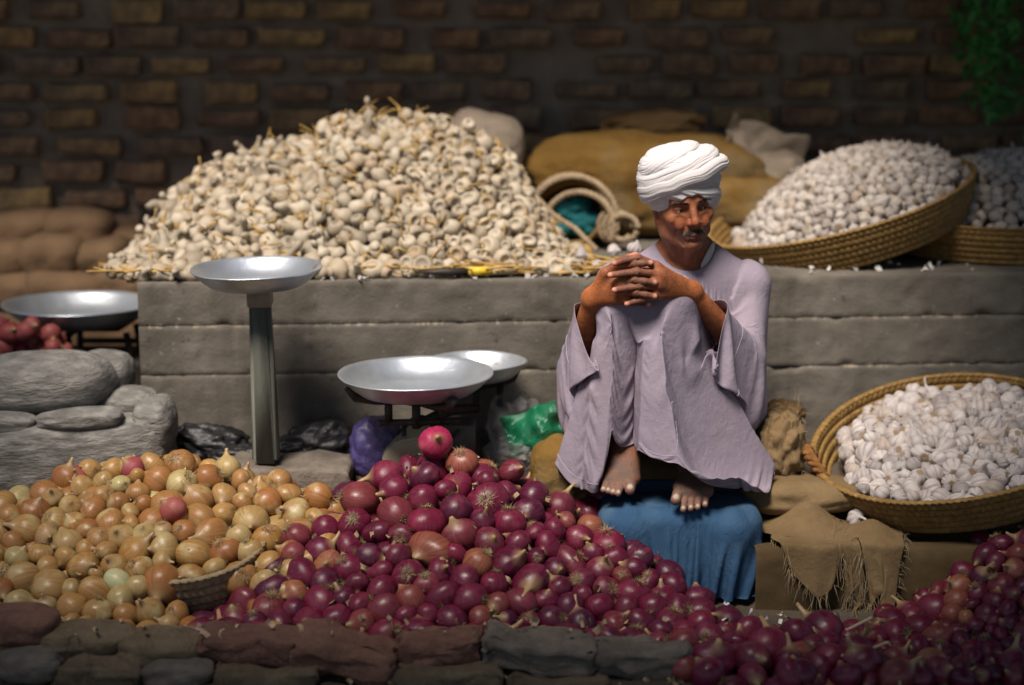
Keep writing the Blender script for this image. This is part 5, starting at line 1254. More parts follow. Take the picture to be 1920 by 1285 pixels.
# ------------------------------------------------------------------ the turban
def build_turban():
    TC = HC + Vector((-.004, .012, .102)); nu, nv = 340, 170
    ph = np.arange(nu) / nu * 2 * np.pi - np.pi                                     # 0 = the front
    cut = np.interp(np.degrees(ph), [-180, -110, -60, -35, -22, -10, 5, 20, 32, 50, 65, 90, 130, 180], [-.092, -.10, -.103, -.099, -.078, -.06, -.049, -.0425, -.055, -.078, -.083, -.088, -.092, -.092])
    bands = [((-.42, .05, .907), -.22, .27, .0150, 5), ((.25, 0, .97), -.52, .24, .0150, 3), ((-.5, -.05, .866), .15, .25, .0140, 4), ((-.62, .1, .78), .52, .26, .0130, 3),
             ((-.12, 0, .99), .30, .22, .0130, 2), ((.25, -.2, .95), .80, .34, .0120, 1), ((-.3, .2, .93), -.62, .22, .0100, 1), ((.55, .3, .78), .35, .2, .0100, 0), ((-.1, -.3, .95), .6, .2, .0110, 2)]
    V = []
    for j in range(nv):
        s = j / (nv - 1)
        zt = .0520; z = zt - (zt - cut) * (1 - np.cos(min(1, s) * np.pi * .5)) if False else zt + (cut - zt) * (1 - np.cos(s * np.pi / 2)) ** .9
        V.append(np.stack([ph, z], 1))
    V = np.array(V); p, z = V[..., 0], V[..., 1]
    rz = np.where(z > 0, .0520, .135); q = np.clip(1 - np.abs(z / rz) ** 2.25, 0, 1) ** (1 / 2.25)
    X = np.sin(p) * .094 * q; Y = -np.cos(p) * .099 * q; P = np.stack([X, Y, z], 2).reshape(-1, 3)
    D = P / np.array([.121, .124, .095]); D /= np.linalg.norm(D, axis=1)[:, None] + 1e-9
    H = np.full(len(P), .002); 
    for k, (n, o, w, h, lay) in enumerate(bands):
        n = np.array(n); n /= np.linalg.norm(n); along = np.cross(n, (0, 1, 0)); al = D @ along
        ripple = .05 * vnoise(np.stack([D @ along * 2.2, D @ np.array([0., 1, 0]) * 2.2, 0 * al + k], 1), 60 + k, 2)
        s = (D @ n - o + ripple) / w; m = np.abs(s) < 1
        f = vnoise(np.stack([s * 2.6 + k * 7, al * .55, D[:, 1] * .55], 1), 70 + k, 3)
        hh = (h + lay * .0036) * np.clip(1 - np.abs(s) ** 3.2, 0, 1) ** .5 + .0019 * f * np.clip(1 - np.abs(s), 0, 1) ** .3 - .0020 * np.clip(.22 - np.abs(vnoise(np.stack([s * 5 + k, al * .4, D[:, 1] * .4], 1), 90 + k, 2)), 0, 1) / .22
        H = np.maximum(H, np.where(m, hh, 0))
    N = D * np.array([1, 1, .95]); N /= np.linalg.norm(N, axis=1)[:, None] + 1e-9
    P = P + N * H[:, None]; P = P.reshape(nv, nu, 3)
    inn = []
    for k, (sx, dz) in enumerate(((.965, -.0035), (.92, -.003), (.87, .002), (.82, .014), (.78, .03))):
        e = P[-1].copy(); e[:, :2] *= sx; e[:, 2] += dz; inn.append(e)
    P = np.concatenate([P, np.array(inn)]); nv = P.shape[0]
    V = P.reshape(-1, 3) + np.array(TC)
    link('turban', mesh_np('turban', V, grid_faces(nu, nv, True)[:, ::-1]), MAT['turban'], MAN)['label'] = 'white turban of several crossing wraps'
build_turban()

def build_undershirt():
    n = 30; rows = []; a = np.radians(np.linspace(-62, 12, n)); w = np.sin(np.linspace(0, np.pi, n)) ** .6             # inside the neckline at his left
    for k, q in enumerate((-.25, .1, .55, 1.)):
        dr = -.003 - .017 * max(q, 0) * w; x = .477 + (.074 + dr) * np.cos(a); y = 5.195 + (.069 + dr) * np.sin(a); f = (y - 5.126) / .138
        z = .857 + .068 * f + .018 * np.abs(np.cos(a)) ** 3 + (.013 * max(q, 0) * w if q >= 0 else -.02)
        row = []
        for p in np.stack([x, y, z], 1):
            ok, loc, nn, _ = MAN.closest_point_on_mesh(Vector(p)); row.append(np.array(loc + nn * .0035) if q > 0 else p)
        rows.append(np.array(row))
    cloth_obj('undershirt', np.array(rows), False, MAT['white_cotton'], MAN, .002, 1)
build_undershirt()
# ------------------------------------------------------------------ cushion, cloths and sacks round the man
def ppm(Y): return FPX / (Y * math.cos(CAM_P) + .9 * math.sin(CAM_P))
def lump(name, u, v, Y, wpx, hpx, dep, mat, label, cat, grp=None, seed=0, amp=.08, fr=2., power=2.5, rot=(0, 0, 0), sub=4, parent=None):
    k = ppm(Y); bm = blob(wpx / k / 2, dep / 2, hpx / k / 2, seed, amp, fr, sub, power)
    o = link(name, bm_mesh(name, bm), MAT[mat], parent); o.location = at(u, v, Y); o.rotation_euler = [R(a) for a in rot]
    if parent is None: tag(o, label, cat, grp)
    return o
def sack_box(name, c, s, mat, label, seed, amp=.05, power=4., rot=(0, 0, 0)):
    o = link(name, bm_mesh(name, blob(s[0] / 2, s[1] / 2, s[2] / 2, seed, amp, 2.2, 5, power)), MAT[mat]); o.location = c; o.rotation_euler = [R(a) for a in rot]; return tag(o, label, 'sack')
sack_box('burlap_sack', (.47, 5.26, .215), (.56, .36, .29), 'burlap', 'big filled burlap sack the man sits on', 3)
sack_box('burlap_sack', (.445, 5.025, .12), (.42, .33, .25), 'burlap_dark', 'flat filled sack under the blue cloth and the bare feet', 4, .03, 6.)
sack_box('burlap_sack', tuple(at(1052, 888, 5.12)), (.17, .2, .2), 'burlap_gold', 'ochre burlap sack end bulging beside the robe on the side of the purple onions', 5, .08, 3.)

def fringe(V, P0s, dirs, n, L, w, mat, parent, seed, name='fringe'):
    g = np.random.default_rng(seed); a = Acc()
    for _ in range(n):
        i = g.integers(len(P0s)); p = P0s[i] + g.normal(size=3) * .003; d = dirs[i] + g.normal(size=3) * .45; d /= np.linalg.norm(d); l = L * g.uniform(.3, 1.3)
        pts = [p]; q = p.copy()
        for k in range(4):
            d = d + np.array([0, 0, -.3]) + g.normal(size=3) * .25; d /= np.linalg.norm(d); q = q + d * l / 4; pts.append(q.copy())
        a.add(*tube(pts, [w, w, w * .9, w * .8, w * .5], 4, False))
    return link(name, a.mesh(name), mat, parent)

def cushion_col():
    V = Vol((.02, 4.5, -.05), (.95, 5.3, .5), .01, .08)
    x, y, z = V.ax[0][:, None, None], V.ax[1][None, :, None], V.ax[2][None, None, :]
    q = np.stack(np.broadcast_arrays(np.abs(x - .445) - .175, np.abs(y - 5.03) - .145, np.abs(z - .13) - .092), 0)
    for c, r_ in (((.575, 4.875, .20), .062), ((.31, 4.9, .20), .07)):
        V.f = np.minimum(V.f, (np.sqrt((x - c[0]) ** 2 + (y - c[1]) ** 2 + (z - c[2]) ** 2) - r_).astype(np.float32))
    box = np.sqrt((np.maximum(q, 0) ** 2).sum(0)) + np.minimum(q.max(0), 0) - .035; V.f = np.minimum(V.f, box.astype(np.float32))
    V.f = np.minimum(V.f, np.broadcast_to(z - .03, V.f.shape).astype(np.float32)); return V
def blue_cloth():
    C = cushion_col(); nu, nv = 86, 74; X, Y = np.meshgrid(np.linspace(.17, .745, nu), np.linspace(5.10, 4.755, nv))
    Z = .285 + 0 * X; sk = (5.10 - Y) / .5; X = X + sk * .05 * np.sin(X * 9) + sk * -.03
    P = np.stack([X, Y, Z], 2); pin = np.zeros((nv, nu), bool); pin[:6] = True
    P = simulate(P, False, C, pin, 1.05 + .6 * np.clip((5.0 - Y) / .12, 0, 1), 1.05, (220, 60), seed=9, noise=.07, mu=.3, thick=.006, extra=lambda p: np.column_stack([-(p[:, 0] - .47) * 2.2e-4 * (p[:, 2] < .24), 0 * p[:, 0], 0 * p[:, 0]]))
    tag(cloth_obj('blue_cloth', P, False, MAT['blue_cloth'], None, .002, 1), 'bright blue cotton cloth spread under the bare feet and hanging in folds', 'cloth')
blue_cloth()

def terrace_mat():
    nu, nv = 90, 60; X, T = np.meshgrid(np.linspace(.635, 1.62, nu), np.linspace(0, 1, nv)); L = .62 * T
    Y = np.where(L < .36, 5.18 - L, 4.82 - .012 * np.clip((L - .36) / .03, 0, 1)); Z = np.where(L < .36, ground_z(X, Y) + .018, .172 - (L - .36))
    Z = np.where((L < .36) & (Y < 4.88), .172, Z); P = np.stack([X, Y, Z], 2).reshape(-1, 3); n = vnoise(P * 7, 8, 3) * .012; P[:, 1] -= np.abs(n) + .004; P[:, 2] += n * .6
    o = cloth_obj('brown_matting', P.reshape(nv, nu, 3), False, MAT['sheet_brown'], None, .006, 1)
    tag(o, 'plain brown matting that covers the step below the front garlic basket', 'matting')
terrace_mat()

def torn_burlap():
    V = Vol((.45, 4.5, -.05), (1.3, 5.4, .5), .012, .08); x, y, z = V.ax[0][:, None, None], V.ax[1][None, :, None], V.ax[2][None, None, :]
    step = np.maximum(z - .185 - .07 * np.exp(-((x - .79) / .07) ** 2 - ((y - 4.95) / .09) ** 2) - .04 * np.exp(-((x - .95) / .05) ** 2 - ((y - 4.88) / .06) ** 2), 4.80 - .03 * np.exp(-((x - .80) / .06) ** 2) - .02 * np.exp(-((x - .97) / .04) ** 2) - y); V.f = np.minimum(V.f, np.broadcast_to(np.minimum(step, z - .02), V.f.shape).astype(np.float32))
    nu, nv = 64, 60; A, B = np.meshgrid(np.linspace(0, 1, nu), np.linspace(0, 1, nv))
    X = .675 + .36 * A + .05 * B * np.sin(A * 5); Y = 5.10 - .345 * B - .03 * A + .03 * np.sin(A * 9 + 1) * B; Z = .275 + .02 * np.sin(A * 13) * np.sin(B * 9)
    P = np.stack([X, Y, Z], 2); rr = vnoise(np.stack([A * 9, 0 * A, 0 * A], 2).reshape(-1, 3), 4, 3).reshape(A.shape); P[:, :, 1] += .09 * rr * B ** 3
    P = simulate(P, False, V, None, 1.28, 1.2, (180, 60), seed=19, noise=.05, mu=.6, thick=.006, extra=lambda p: np.column_stack([-2e-5 * np.sign(np.sin(p[:, 1] * 60)), 0 * p[:, 0], 0 * p[:, 0]]))
    o = cloth_obj('torn_burlap', P, False, MAT['burlap'], None, .003, 1); tag(o, 'torn burlap sacking with a frayed edge hanging over the step beside the blue cloth', 'sacking')
    e = P[-1]; fringe(None, e, np.tile([0, -.3, -1.], (len(e), 1)), 240, .05, .0009, MAT['rope'], o, 3)
    e2 = P[:, -1]; fringe(None, e2, np.tile([1., -.2, -.3], (len(e2), 1)), 120, .03, .0008, MAT['rope'], o, 4)
torn_burlap()
def ragged(u, v, Y, w, h, d, label, seed, mat='burlap', n=90):
    o = lump('ragged_sack', u, v, Y, w, h, d, mat, label, 'sack', 'ragged sacks beside the man', seed, .22, 3.2, 2.6, sub=5)
    g = np.random.default_rng(seed); me = o.data; idx = g.integers(len(me.vertices), size=200); P = np.array([me.vertices[int(i)].co[:] for i in idx]); N = np.array([me.vertices[int(i)].normal[:] for i in idx])
    fringe(None, P, N, n, .035, .0008, MAT['rope'], o, seed)
ragged(1462, 838, 5.15, 92, 130, .16, 'frayed golden burlap sack stuffed between the robe and the front basket', 31)
ragged(1468, 775, 5.3, 78, 44, .14, 'small frayed brown sack roll on top of the golden one', 32, 'burlap_dark', 60)
lump('burlap_sack', 1500, 925, 5.06, 230, 62, .22, 'burlap', 'low burlap fold lying under the left end of the front basket', 'sack', None, 33, .1, 2.2, 3.)

# ------------------------------------------------------------------ scales
def pan(name, c, Rr, h, tilt, parent, label=None):
    pr = [(0, 0), (Rr * .35, 0), (Rr * .62, .002), (Rr * .72, h * .12), (Rr * .84, h * .45), (Rr * .95, h * .85), (Rr * .985, h * .99), (Rr, h), (Rr * 1.012, h * .99), (Rr * 1.014, h * .93), (Rr, h * .90), (Rr * .965, h * .78), (Rr * .85, h * .38), (Rr * .73, h * .06), (Rr * .63, -.003), (0, -.0035)]
    V, F = lathe(pr, 72); t = np.arctan2(V[:, 1], V[:, 0]); V[:, 2] += .0012 * np.sin(3 * t + c[0] * 9) * np.hypot(V[:, 0], V[:, 1]) / Rr; V += vnoise(V * 30, 3, 2)[:, None] * .0004
    o = link(name, mesh_np(name, V, F), MAT['alu'], parent); o.location = c; o.rotation_euler = [R(a) for a in tilt]; return o
def bar(a, b, w, t=None, n=4):
    return tube([a, b], w, n)
def part(name, pieces, mat, parent):
    a = Acc()
    for V, F in pieces: a.add(V, F)
    return link(name, a.mesh(name), MAT[mat], parent, True)
def pbox(name, loc, s, mat, parent, bev=.006, rot=(0, 0, 0), rough=.001, seed=1):
    o = link(name, bm_mesh(name, box_bm(*s, bev, 2, rough, seed, 1)), MAT[mat], parent, False); o.location = loc; o.rotation_euler = [R(a) for a in rot]; return o

def post_scale():
    b = at(500, 866, 5.13); t = at(487, 548, 5.16); root = empty('post_scale', b); tag(root, 'shallow aluminium pan on a tall square post before the ledge', 'scale')
    V = []; w0, w1 = .036, .028
    for (c, w) in ((Vector((0, 0, 0)), w0), (t - b, w1)):
        for sx, sy in ((-1, -1), (1, -1), (1, 1), (-1, 1)): V.append(c + Vector((sx * w, sy * w, 0)))
    bm = bmesh.new(); vs = [bm.verts.new(v) for v in V]
    for f in ((0, 1, 5, 4), (1, 2, 6, 5), (2, 3, 7, 6), (3, 0, 4, 7), (4, 5, 6, 7), (3, 2, 1, 0)): bm.faces.new([vs[i] for i in f])
    bmesh.ops.bevel(bm, geom=bm.edges[:], offset=.012, segments=3, affect='EDGES'); p = link('post', bm_mesh('post', bm), MAT['post'], root, True)
    q = (t - b); pbox('collar', q + Vector((0, 0, -.014)), (.066, .066, .05), 'collar', root, .008)
    part('mount', [tube([q + Vector((0, 0, .008)), q + Vector((0, 0, .022))], [.03, .06], 16)], 'alu', root)
    pan('pan', q + Vector((-.006, -.005, .02)), .176, .05, (1.5, -1.2, 10), root)
    s = at(540, 892, 5.1); o = link('kerbstone', bm_mesh('kerbstone', box_bm(.34, .2, .12, .02, 3, .012, 5, 3)), MAT['slab']); o.location = (s.x, 5.15, .262); tag(o, 'rough dark kerbstone that carries the post of the scale', 'stone')
post_scale()

def counter_scale():
    pc = at(780, 706, 5.08); root = empty('counter_scale', (pc.x, 5.25, .26)); tag(root, 'two-pan counter scale with aluminium pans behind the peak of the purple onions', 'scale')
    L = lambda p: Vector(p) - Vector(root.location)
    a = at(780, 736, 5.08); b = at(892, 708, 5.36)
    pan('pan', L(a), .208, .056, (.8, -.6, 20), root); pan('pan', L(b), .145, .05, (0, .5, 80), root)
    for c, r in ((a, .185), (b, .125)):
        P = []
        for an in (0, 120, 240):
            an = R(an + (185 if c is a else 20)); d = Vector((math.cos(an), math.sin(an), 0))
            pts = [L(c) + Vector((0, 0, -.022)), L(c) + d * r * .6 + Vector((0, 0, -.02)), L(c) + d * r * .88 + Vector((0, 0, -.012)), L(c) + d * r + Vector((0, 0, .018))]
            V, F = tube(pts, .013, 6); P.append((V, F))
        P.append(tube([L(c) + Vector((0, 0, -.03)), L(c) + Vector((0, 0, -.012))], [.035, .05], 14)); part('cradle', P, 'iron', root)
        for dx, ra, dz in ((0, .012, -.10), (-.075, .011, -.085), (.07, .010, -.085)): part('stem', [tube([L(c) + Vector((dx, 0, -.025)), L(c) + Vector((dx, 0, dz))], ra, 8)], 'iron', root)
    m = (L(a) + L(b)) / 2
    part('beam', [tube([L(a) + Vector((-.1, 0, -.085)), L(a) + Vector((.12, 0, -.08))], .010, 6), tube([L(a) + Vector((0, 0, -.09)), m + Vector((0, 0, -.075)), L(b) + Vector((0, 0, -.09))], [.012, .017, .012], 8)], 'iron', root)
    pt = []
    for s in np.linspace(0, 1, 10): pt.append(L(at(760, 800, 5.16)) + Vector((.15 * s, 0, .03 * math.sin(s * 6))))
    part('pointer', [tube(pt, .006, 6), tube([L(at(757, 795, 5.16)), L(at(757, 850, 5.16))], .008, 6)], 'iron', root)
    # housing: sloping cream front and cast side
    f = L(at(770, 838, 5.17)); bm = bmesh.new()
    prof = [(-.075, -.05), (.10, -.05), (.10, .018), (.045, .045), (-.035, .03), (-.075, -.01)]
    v0 = [bm.verts.new(f + Vector((x, -.06, z))) for x, z in prof]; v1 = [bm.verts.new(f + Vector((x, .14, z))) for x, z in prof]; bm.faces.new(v0); bm.faces.new(v1[::-1])
    for i in range(6): bm.faces.new((v0[i], v1[i], v1[(i + 1) % 6], v0[(i + 1) % 6]))
    bmesh.ops.recalc_face_normals(bm, faces=bm.faces); bmesh.ops.bevel(bm, geom=bm.edges[:], offset=.007, segments=2, affect='EDGES'); link('housing', bm_mesh('housing', bm), MAT['cream'], root, False)
    pbox('cast_block', L(at(858, 818, 5.24)), (.10, .12, .09), 'darkcast', root, .012)
counter_scale()

def left_scale():
    pc = at(150, 604, 5.93); root = empty('counter_scale', (pc.x, 5.95, .3)); tag(root, 'scale with a wide aluminium pan standing past the left end of the concrete ledge', 'scale')
    L = lambda p: Vector(p) - Vector(root.location); c = L(pc)
    pan('pan', c, .236, .062, (0, .6, 40), root)
    part('cradle', [tube([c + Vector((-.17, 0, .012)), c + Vector((-.12, 0, -.02)), c + Vector((.12, 0, -.02)), c + Vector((.17, 0, .012))], .012, 6), tube([c + Vector((0, -.15, -.01)), c + Vector((0, .15, -.01))], .012, 6)], 'iron', root)
    for y in (-.08, .08):
        for x in (-.02, .16): part('leg', [tube([c + Vector((x, y, -.02)), c + Vector((x * 1.1, y, -.13))], .011, 6)], 'iron', root)
        part('crossbar', [tube([c + Vector((-.03, y, -.075)), c + Vector((.18, y, -.075))], .010, 6)], 'iron', root)
    pbox('base', (c.x + .07, c.y, .085), (.30, .26, .17), 'iron', root, .015)
left_scale()
o = lump('dark_crate', 60, 720, 5.72, 230, 130, .3, 'charcoal_cloth', 'dark cloth-covered heap that carries the few red onions', 'bundle', None, 8, .05, 2, 5.)
g_ = np.random.default_rng(77)
for k, (u, v) in enumerate(((-22, 640), (10, 652), (38, 655), (62, 640), (95, 625), (78, 660), (100, 650), (20, 625), (48, 622), (120, 658), (-5, 660), (60, 612), (108, 640), (0, 612))):
    me = onion_mesh(200 + k, .9, .006, MAT['old_onion'], 'red_onion') if k < 4 else OLD[k % 4]
    if k == 0: OLD = []
    if k < 4: OLD.append(me)
    o = link('red_onion', me); o.location = at(u, v, 5.66 + g_.uniform(-.03, .05)); o.scale = (g_.uniform(.75, 1.05),) * 3; o.rotation_euler = g_.uniform(0, 6, 3)
    tag(o, 'dull red onion in the small lot under the leftmost pan', 'onion', 'red onions under the left pan')

# ------------------------------------------------------------------ grey stones at the left
GS = 'grey stones at the left'
lump('grey_stone', 78, 717, 5.24, 275, 112, .3, 'stone', 'large smooth rounded grey stone on top of the stack at the left edge', 'stone', GS, 1, .05, 1.6, 2.6, (0, -2, 0))
lump('grey_stone', 195, 700, 5.42, 112, 84, .2, 'stone', 'bluish grey stone peeping out behind the large rounded one', 'stone', GS, 2, .08, 1.6, 2.8)
lump('grey_stone', 236, 756, 5.27, 120, 62, .2, 'stone', 'small grey stone wedged beside the large rounded one', 'stone', GS, 3, .08, 1.6, 2.6)
lump('grey_stone', 120, 845, 5.20, 410, 150, .36, 'stone', 'broad low grey block at the bottom of the stack behind the yellow onions', 'stone', GS, 4, .06, 1.6, 4.5, (0, -2, 0))
lump('grey_stone', 150, 784, 5.09, 165, 36, .12, 'stone', 'thin flat grey stone pressed under the large rounded one', 'stone', GS, 5, .08, 2, 3, (0, -3, 0))
lump('grey_stone', 12, 790, 5.10, 118, 40, .12, 'stone', 'thin flat grey stone at the very edge below the large rounded one', 'stone', GS, 6, .08, 2, 3, (0, 3, 0))
lump('grey_stone', 290, 796, 5.18, 78, 105, .22, 'stone', 'upright grey stone closing the end of the stack before the ledge corner', 'stone', GS, 7, .08, 2, 2.8)
GB = 'brown stuffed sacks stacked at the far left'
for k, (u, v, Y, w, h, lab) in enumerate(((45, 432, 6.45, 150, 70, 'top brown sack at the left edge'), (150, 430, 6.42, 120, 70, 'top brown sack with a peaked back'), (232, 452, 6.5, 150, 50, 'flat brown sack running towards the garlic pile'), (20, 488, 6.3, 110, 76, 'brown sack at the left edge below the top one'), (105, 482, 6.28, 120, 84, 'broad brown sack in the middle of the far left stack'), (196, 482, 6.3, 96, 66, 'narrow brown sack beside the garlic pile'), (30, 545, 6.22, 130, 70, 'low brown sack at the left edge behind the pan'), (130, 545, 6.2, 160, 76, 'low brown sack right behind the leftmost pan'), (235, 535, 6.25, 120, 70, 'low brown sack beside the ledge end'), (60, 640, 6.2, 260, 150, 'large shaded sack at the bottom of the far left stack'), (220, 640, 6.22, 190, 150, 'shaded sack at the foot of the stack beside the ledge'))):
    lump('stuffed_sack', u, v, Y + .22, w * 1.06, h * 1.1, .3, 'mudlump', lab, 'sack', GB, 40 + k, .07, 1.8, 3.2, (0, (k * 37) % 13 - 6, 0))

# ------------------------------------------------------------------ plastic bags under the ledge
lump('purple_bag', 707, 842, 5.24, 102, 128, .13, 'film_purple', 'bulging violet plastic bag under the big scale pan', 'bag', None, 51, .09, 3.5, 2.6, sub=5)
lump('clear_bag', 962, 795, 5.36, 92, 140, .1, 'film_clear', 'crumpled clear plastic bag standing against the ledge', 'bag', None, 52, .25, 3.2, 2.2, sub=5)
lump('clear_bag', 960, 850, 5.22, 100, 56, .12, 'film_clear', 'flattened clear plastic bag lying behind the purple onions', 'bag', None, 53, .2, 3.2, 2.4, sub=5)
def crumple(name, u, v, Y, w, h, mat, label, cat, seed, amp=.03, rot=(60, 0, 0), grp=None):
    nu, nv = 60, 40; A, B = np.meshgrid(np.linspace(-.5, .5, nu), np.linspace(-.5, .5, nv)); k = ppm(Y); P = np.stack([A * w / k, B * h / k, 0 * A], 2).reshape(-1, 3)
    s = 60 / max(w, h) * 8
    n = np.abs(vnoise(P * s * 2.2, seed, 3)) * 2 - .6; P[:, 2] += n * amp; P[:, 0] += vnoise(P * s, seed + 1, 2) * amp * .5; P[:, 1] += vnoise(P * s, seed + 2, 2) * amp * .5 + .06 * vnoise(np.stack([P[:, 0] * 14, 0 * n, 0 * n], 1), seed + 3, 2) * h / k
    o = cloth_obj(name, P.reshape(nv, nu, 3), False, MAT[mat], None, .0015, 1); o.location = at(u, v, Y); o.rotation_euler = [R(a) for a in rot]; return tag(o, label, cat, grp)
crumple('green_bag', 1003, 803, 5.2, 112, 78, 'film_green', 'shiny green plastic bag poking out beside the robe', 'bag', 61, .028, (62, -22, 0))
lump('black_bag', 395, 832, 5.33, 150, 64, .12, 'black_bag', 'limp black plastic bag lying left of the scale post', 'bag', 'black plastic bags along the foot of the ledge', 54, .25, 3, 2.4, (0, 8, 0), 5)
lump('black_bag', 455, 852, 5.27, 130, 36, .1, 'black_bag', 'thin black plastic roll on the ground left of the scale post', 'bag', 'black plastic bags along the foot of the ledge', 55, .2, 3, 2.4, (0, -3, 0), 5)
lump('black_bag', 598, 828, 5.32, 120, 78, .12, 'black_bag', 'upright black plastic bag right of the scale post', 'bag', 'black plastic bags along the foot of the ledge', 56, .2, 2.6, 2.8, (0, -14, 0), 5)
lump('black_bag', 545, 842, 5.3, 90, 46, .1, 'black_bag', 'small black plastic bag tucked against the right of the scale post', 'bag', 'black plastic bags along the foot of the ledge', 57, .2, 2.6, 2.6, (0, 0, 0), 5)

# ------------------------------------------------------------------ on the ledge: sacks, mat, rope, knife
lump('pale_sack', 905, 285, 6.42, 150, 150, .3, 'pale_sack', 'pale sack standing behind the top of the dried garlic pile', 'sack', None, 71, .08, 2, 2.8, (0, 14, 0), 5)
lump('ochre_sack', 1215, 345, 6.5, 430, 190, .42, 'burlap_gold', 'huge ochre burlap sack lying behind the man', 'sack', None, 72, .13, 2.3, 3.0, (0, 3, 0), 5)
lump('ochre_sack', 1400, 385, 6.45, 230, 120, .36, 'burlap_gold', 'lower ochre sack sagging towards the tilted basket', 'sack', None, 73, .08, 1.7, 2.8, (0, 8, 0), 5)
lump('dark_bundle', 1225, 238, 6.62, 190, 60, .2, 'burlap_dark', 'dark brown folded bundle on top of the huge ochre sack', 'bundle', None, 74, .18, 2.6, 2.6, (0, -4, 0), 5)
crumple('grey_rag', 1425, 290, 6.5, 165, 110, 'pale_sack', 'crumpled pale grey rag thrown over the end of the ochre sack', 'cloth', 62, .05, (58, 22, 0))
def sack_mouth():
    c = at(1062, 402, 6.16); root = empty('open_sack', c); tag(root, 'open ochre sack with a rolled rim and teal cloth inside', 'sack')
    ax = Vector((-.30, -.9, .12)).normalized(); a = ax.cross(Vector((0, 0, 1))).normalized(); b = a.cross(ax)
    n, m = 60, 14; V = []
    for j in range(m):
        s = j / (m - 1); r = .118 * (1 + .05 * math.sin(s * 5)) + (.014 * math.exp(-((s - 0) / .12) ** 2)); off = ax * (.02 - .26 * s)
        for i in range(n):
            t = i / n * 6.2832; k = r * (1 + .08 * math.cos(2 * t + 1) + .04 * math.cos(3 * t + s * 4)); V.append(off + a * math.cos(t) * k * .95 + b * math.sin(t) * k * .82)
    cloth_obj('bag', np.array([tuple(v) for v in V]).reshape(m, n, 3), True, MAT['burlap_gold'], root, .016, 1)
    for k, (dx, dz, s) in enumerate(((.01, .02, .07), (-.04, -.03, .06), (.045, -.04, .055))):
        o = link('teal_cloth', bm_mesh('teal_cloth', blob(s, .05, s * .7, 80 + k, .25, 3, 4)), MAT['teal'], root); o.location = ax * -.09 + a * dx + b * dz
    g = []
    for q, (r0, x0) in enumerate(((.125, .02), (.14, .035), (.11, .06))):
        pts = []
        for t in np.linspace(-.4, 2.6 + q * .5, 40): pts.append(c + a * (math.cos(t) * r0 * 1.05) * -1 + b * math.sin(t) * r0 + ax * (.03 + .02 * q) + Vector((x0, 0, -.02 * q)))
        g.append(pts)
    rp = Acc()
    def twist(pts, r):
        P = np.array([tuple(p) for p in pts]); L = np.concatenate([[0], np.cumsum(np.linalg.norm(np.diff(P, axis=0), axis=1))]); n = int(L[-1] / .004); t = np.linspace(0, L[-1], n); P = np.stack([np.interp(t, L, P[:, i]) for i in range(3)], 1)
        T = np.gradient(P, axis=0); T /= np.linalg.norm(T, axis=1)[:, None]; A = np.cross(T, (.2, .9, .1)); A /= np.linalg.norm(A, axis=1)[:, None]; B = np.cross(T, A)
        for q in (0, 2.09, 4.19): an = t * 130 + q; rp.add(*tube(P + (A * np.cos(an)[:, None] + B * np.sin(an)[:, None]) * r * .55, r * .6, 5))
    for pts in g: twist(pts, .010)
    for q in range(3):
        pts = [at(1150 + q * 9, 425, 6.08) + Vector((.045 * math.cos(t), -.02 * q + .02 * math.sin(t * .5), .05 * math.sin(t) * (1 - .1 * q))) for t in np.linspace(0, 5.2 + q * .4, 36)]; twist(pts, .009)
    pts = [at(u, v, Y) for u, v, Y in ((1120, 470, 5.9), (1080, 430, 5.95), (1040, 405, 5.98), (1005, 370, 6.02))]; twist(pts, .008)
    tag(link('rope', rp.mesh('rope'), MAT['rope']), 'thick pale rope looped round the mouth of the open sack', 'rope')
sack_mouth()
def straw_mat():
    nu, nv = 150, 24; A, B = np.meshgrid(np.linspace(0, 1, nu), np.linspace(0, 1, nv)); x0, x1 = at(235, 520, 5.5).x, at(1120, 515, 5.6).x
    X = x0 + (x1 - x0) * A; f = vnoise(np.stack([A * 14, 0 * A, 0 * A], 2).reshape(-1, 3), 5, 3).reshape(A.shape); Y = ledge_y(X) + .03 + .02 * f + B * .6; Z = LEDGE_Z + .010 + .006 * np.abs(vnoise(np.stack([X * 9, Y * 20, 0 * X], 2).reshape(-1, 3), 6, 3)).reshape(A.shape)
    o = cloth_obj('straw_mat', np.stack([X, Y, Z], 2), False, MAT['straw'], None, .010, 1); tag(o, 'flattened ochre straw mat spread under the dried garlic pile', 'mat')
    g = np.random.default_rng(5); a = Acc()
    for k in range(170):
        u = g.uniform(215, 1180); x = at(u, 520, 5.55).x; y = ledge_y(x) + g.uniform(.01, .16); an = g.normal() * .5; L = g.uniform(.05, .16); d = np.array([math.cos(an), math.sin(an) * .5, 0]); p = np.array([x, y, LEDGE_Z + .024 + g.uniform(0, .012)])
        a.add(*tube([p - d * L / 2 + (0, 0, g.uniform(-.004, .01)), p + g.normal(size=3) * .004, p + d * L / 2], [.003, .0034, .0022], 5))
    tag(link('straw_stalks', a.mesh('straw_stalks'), MAT['straw']), 'loose dry straw stalks along the front edge of the garlic pile', 'straw', kind='stuff')
straw_mat()
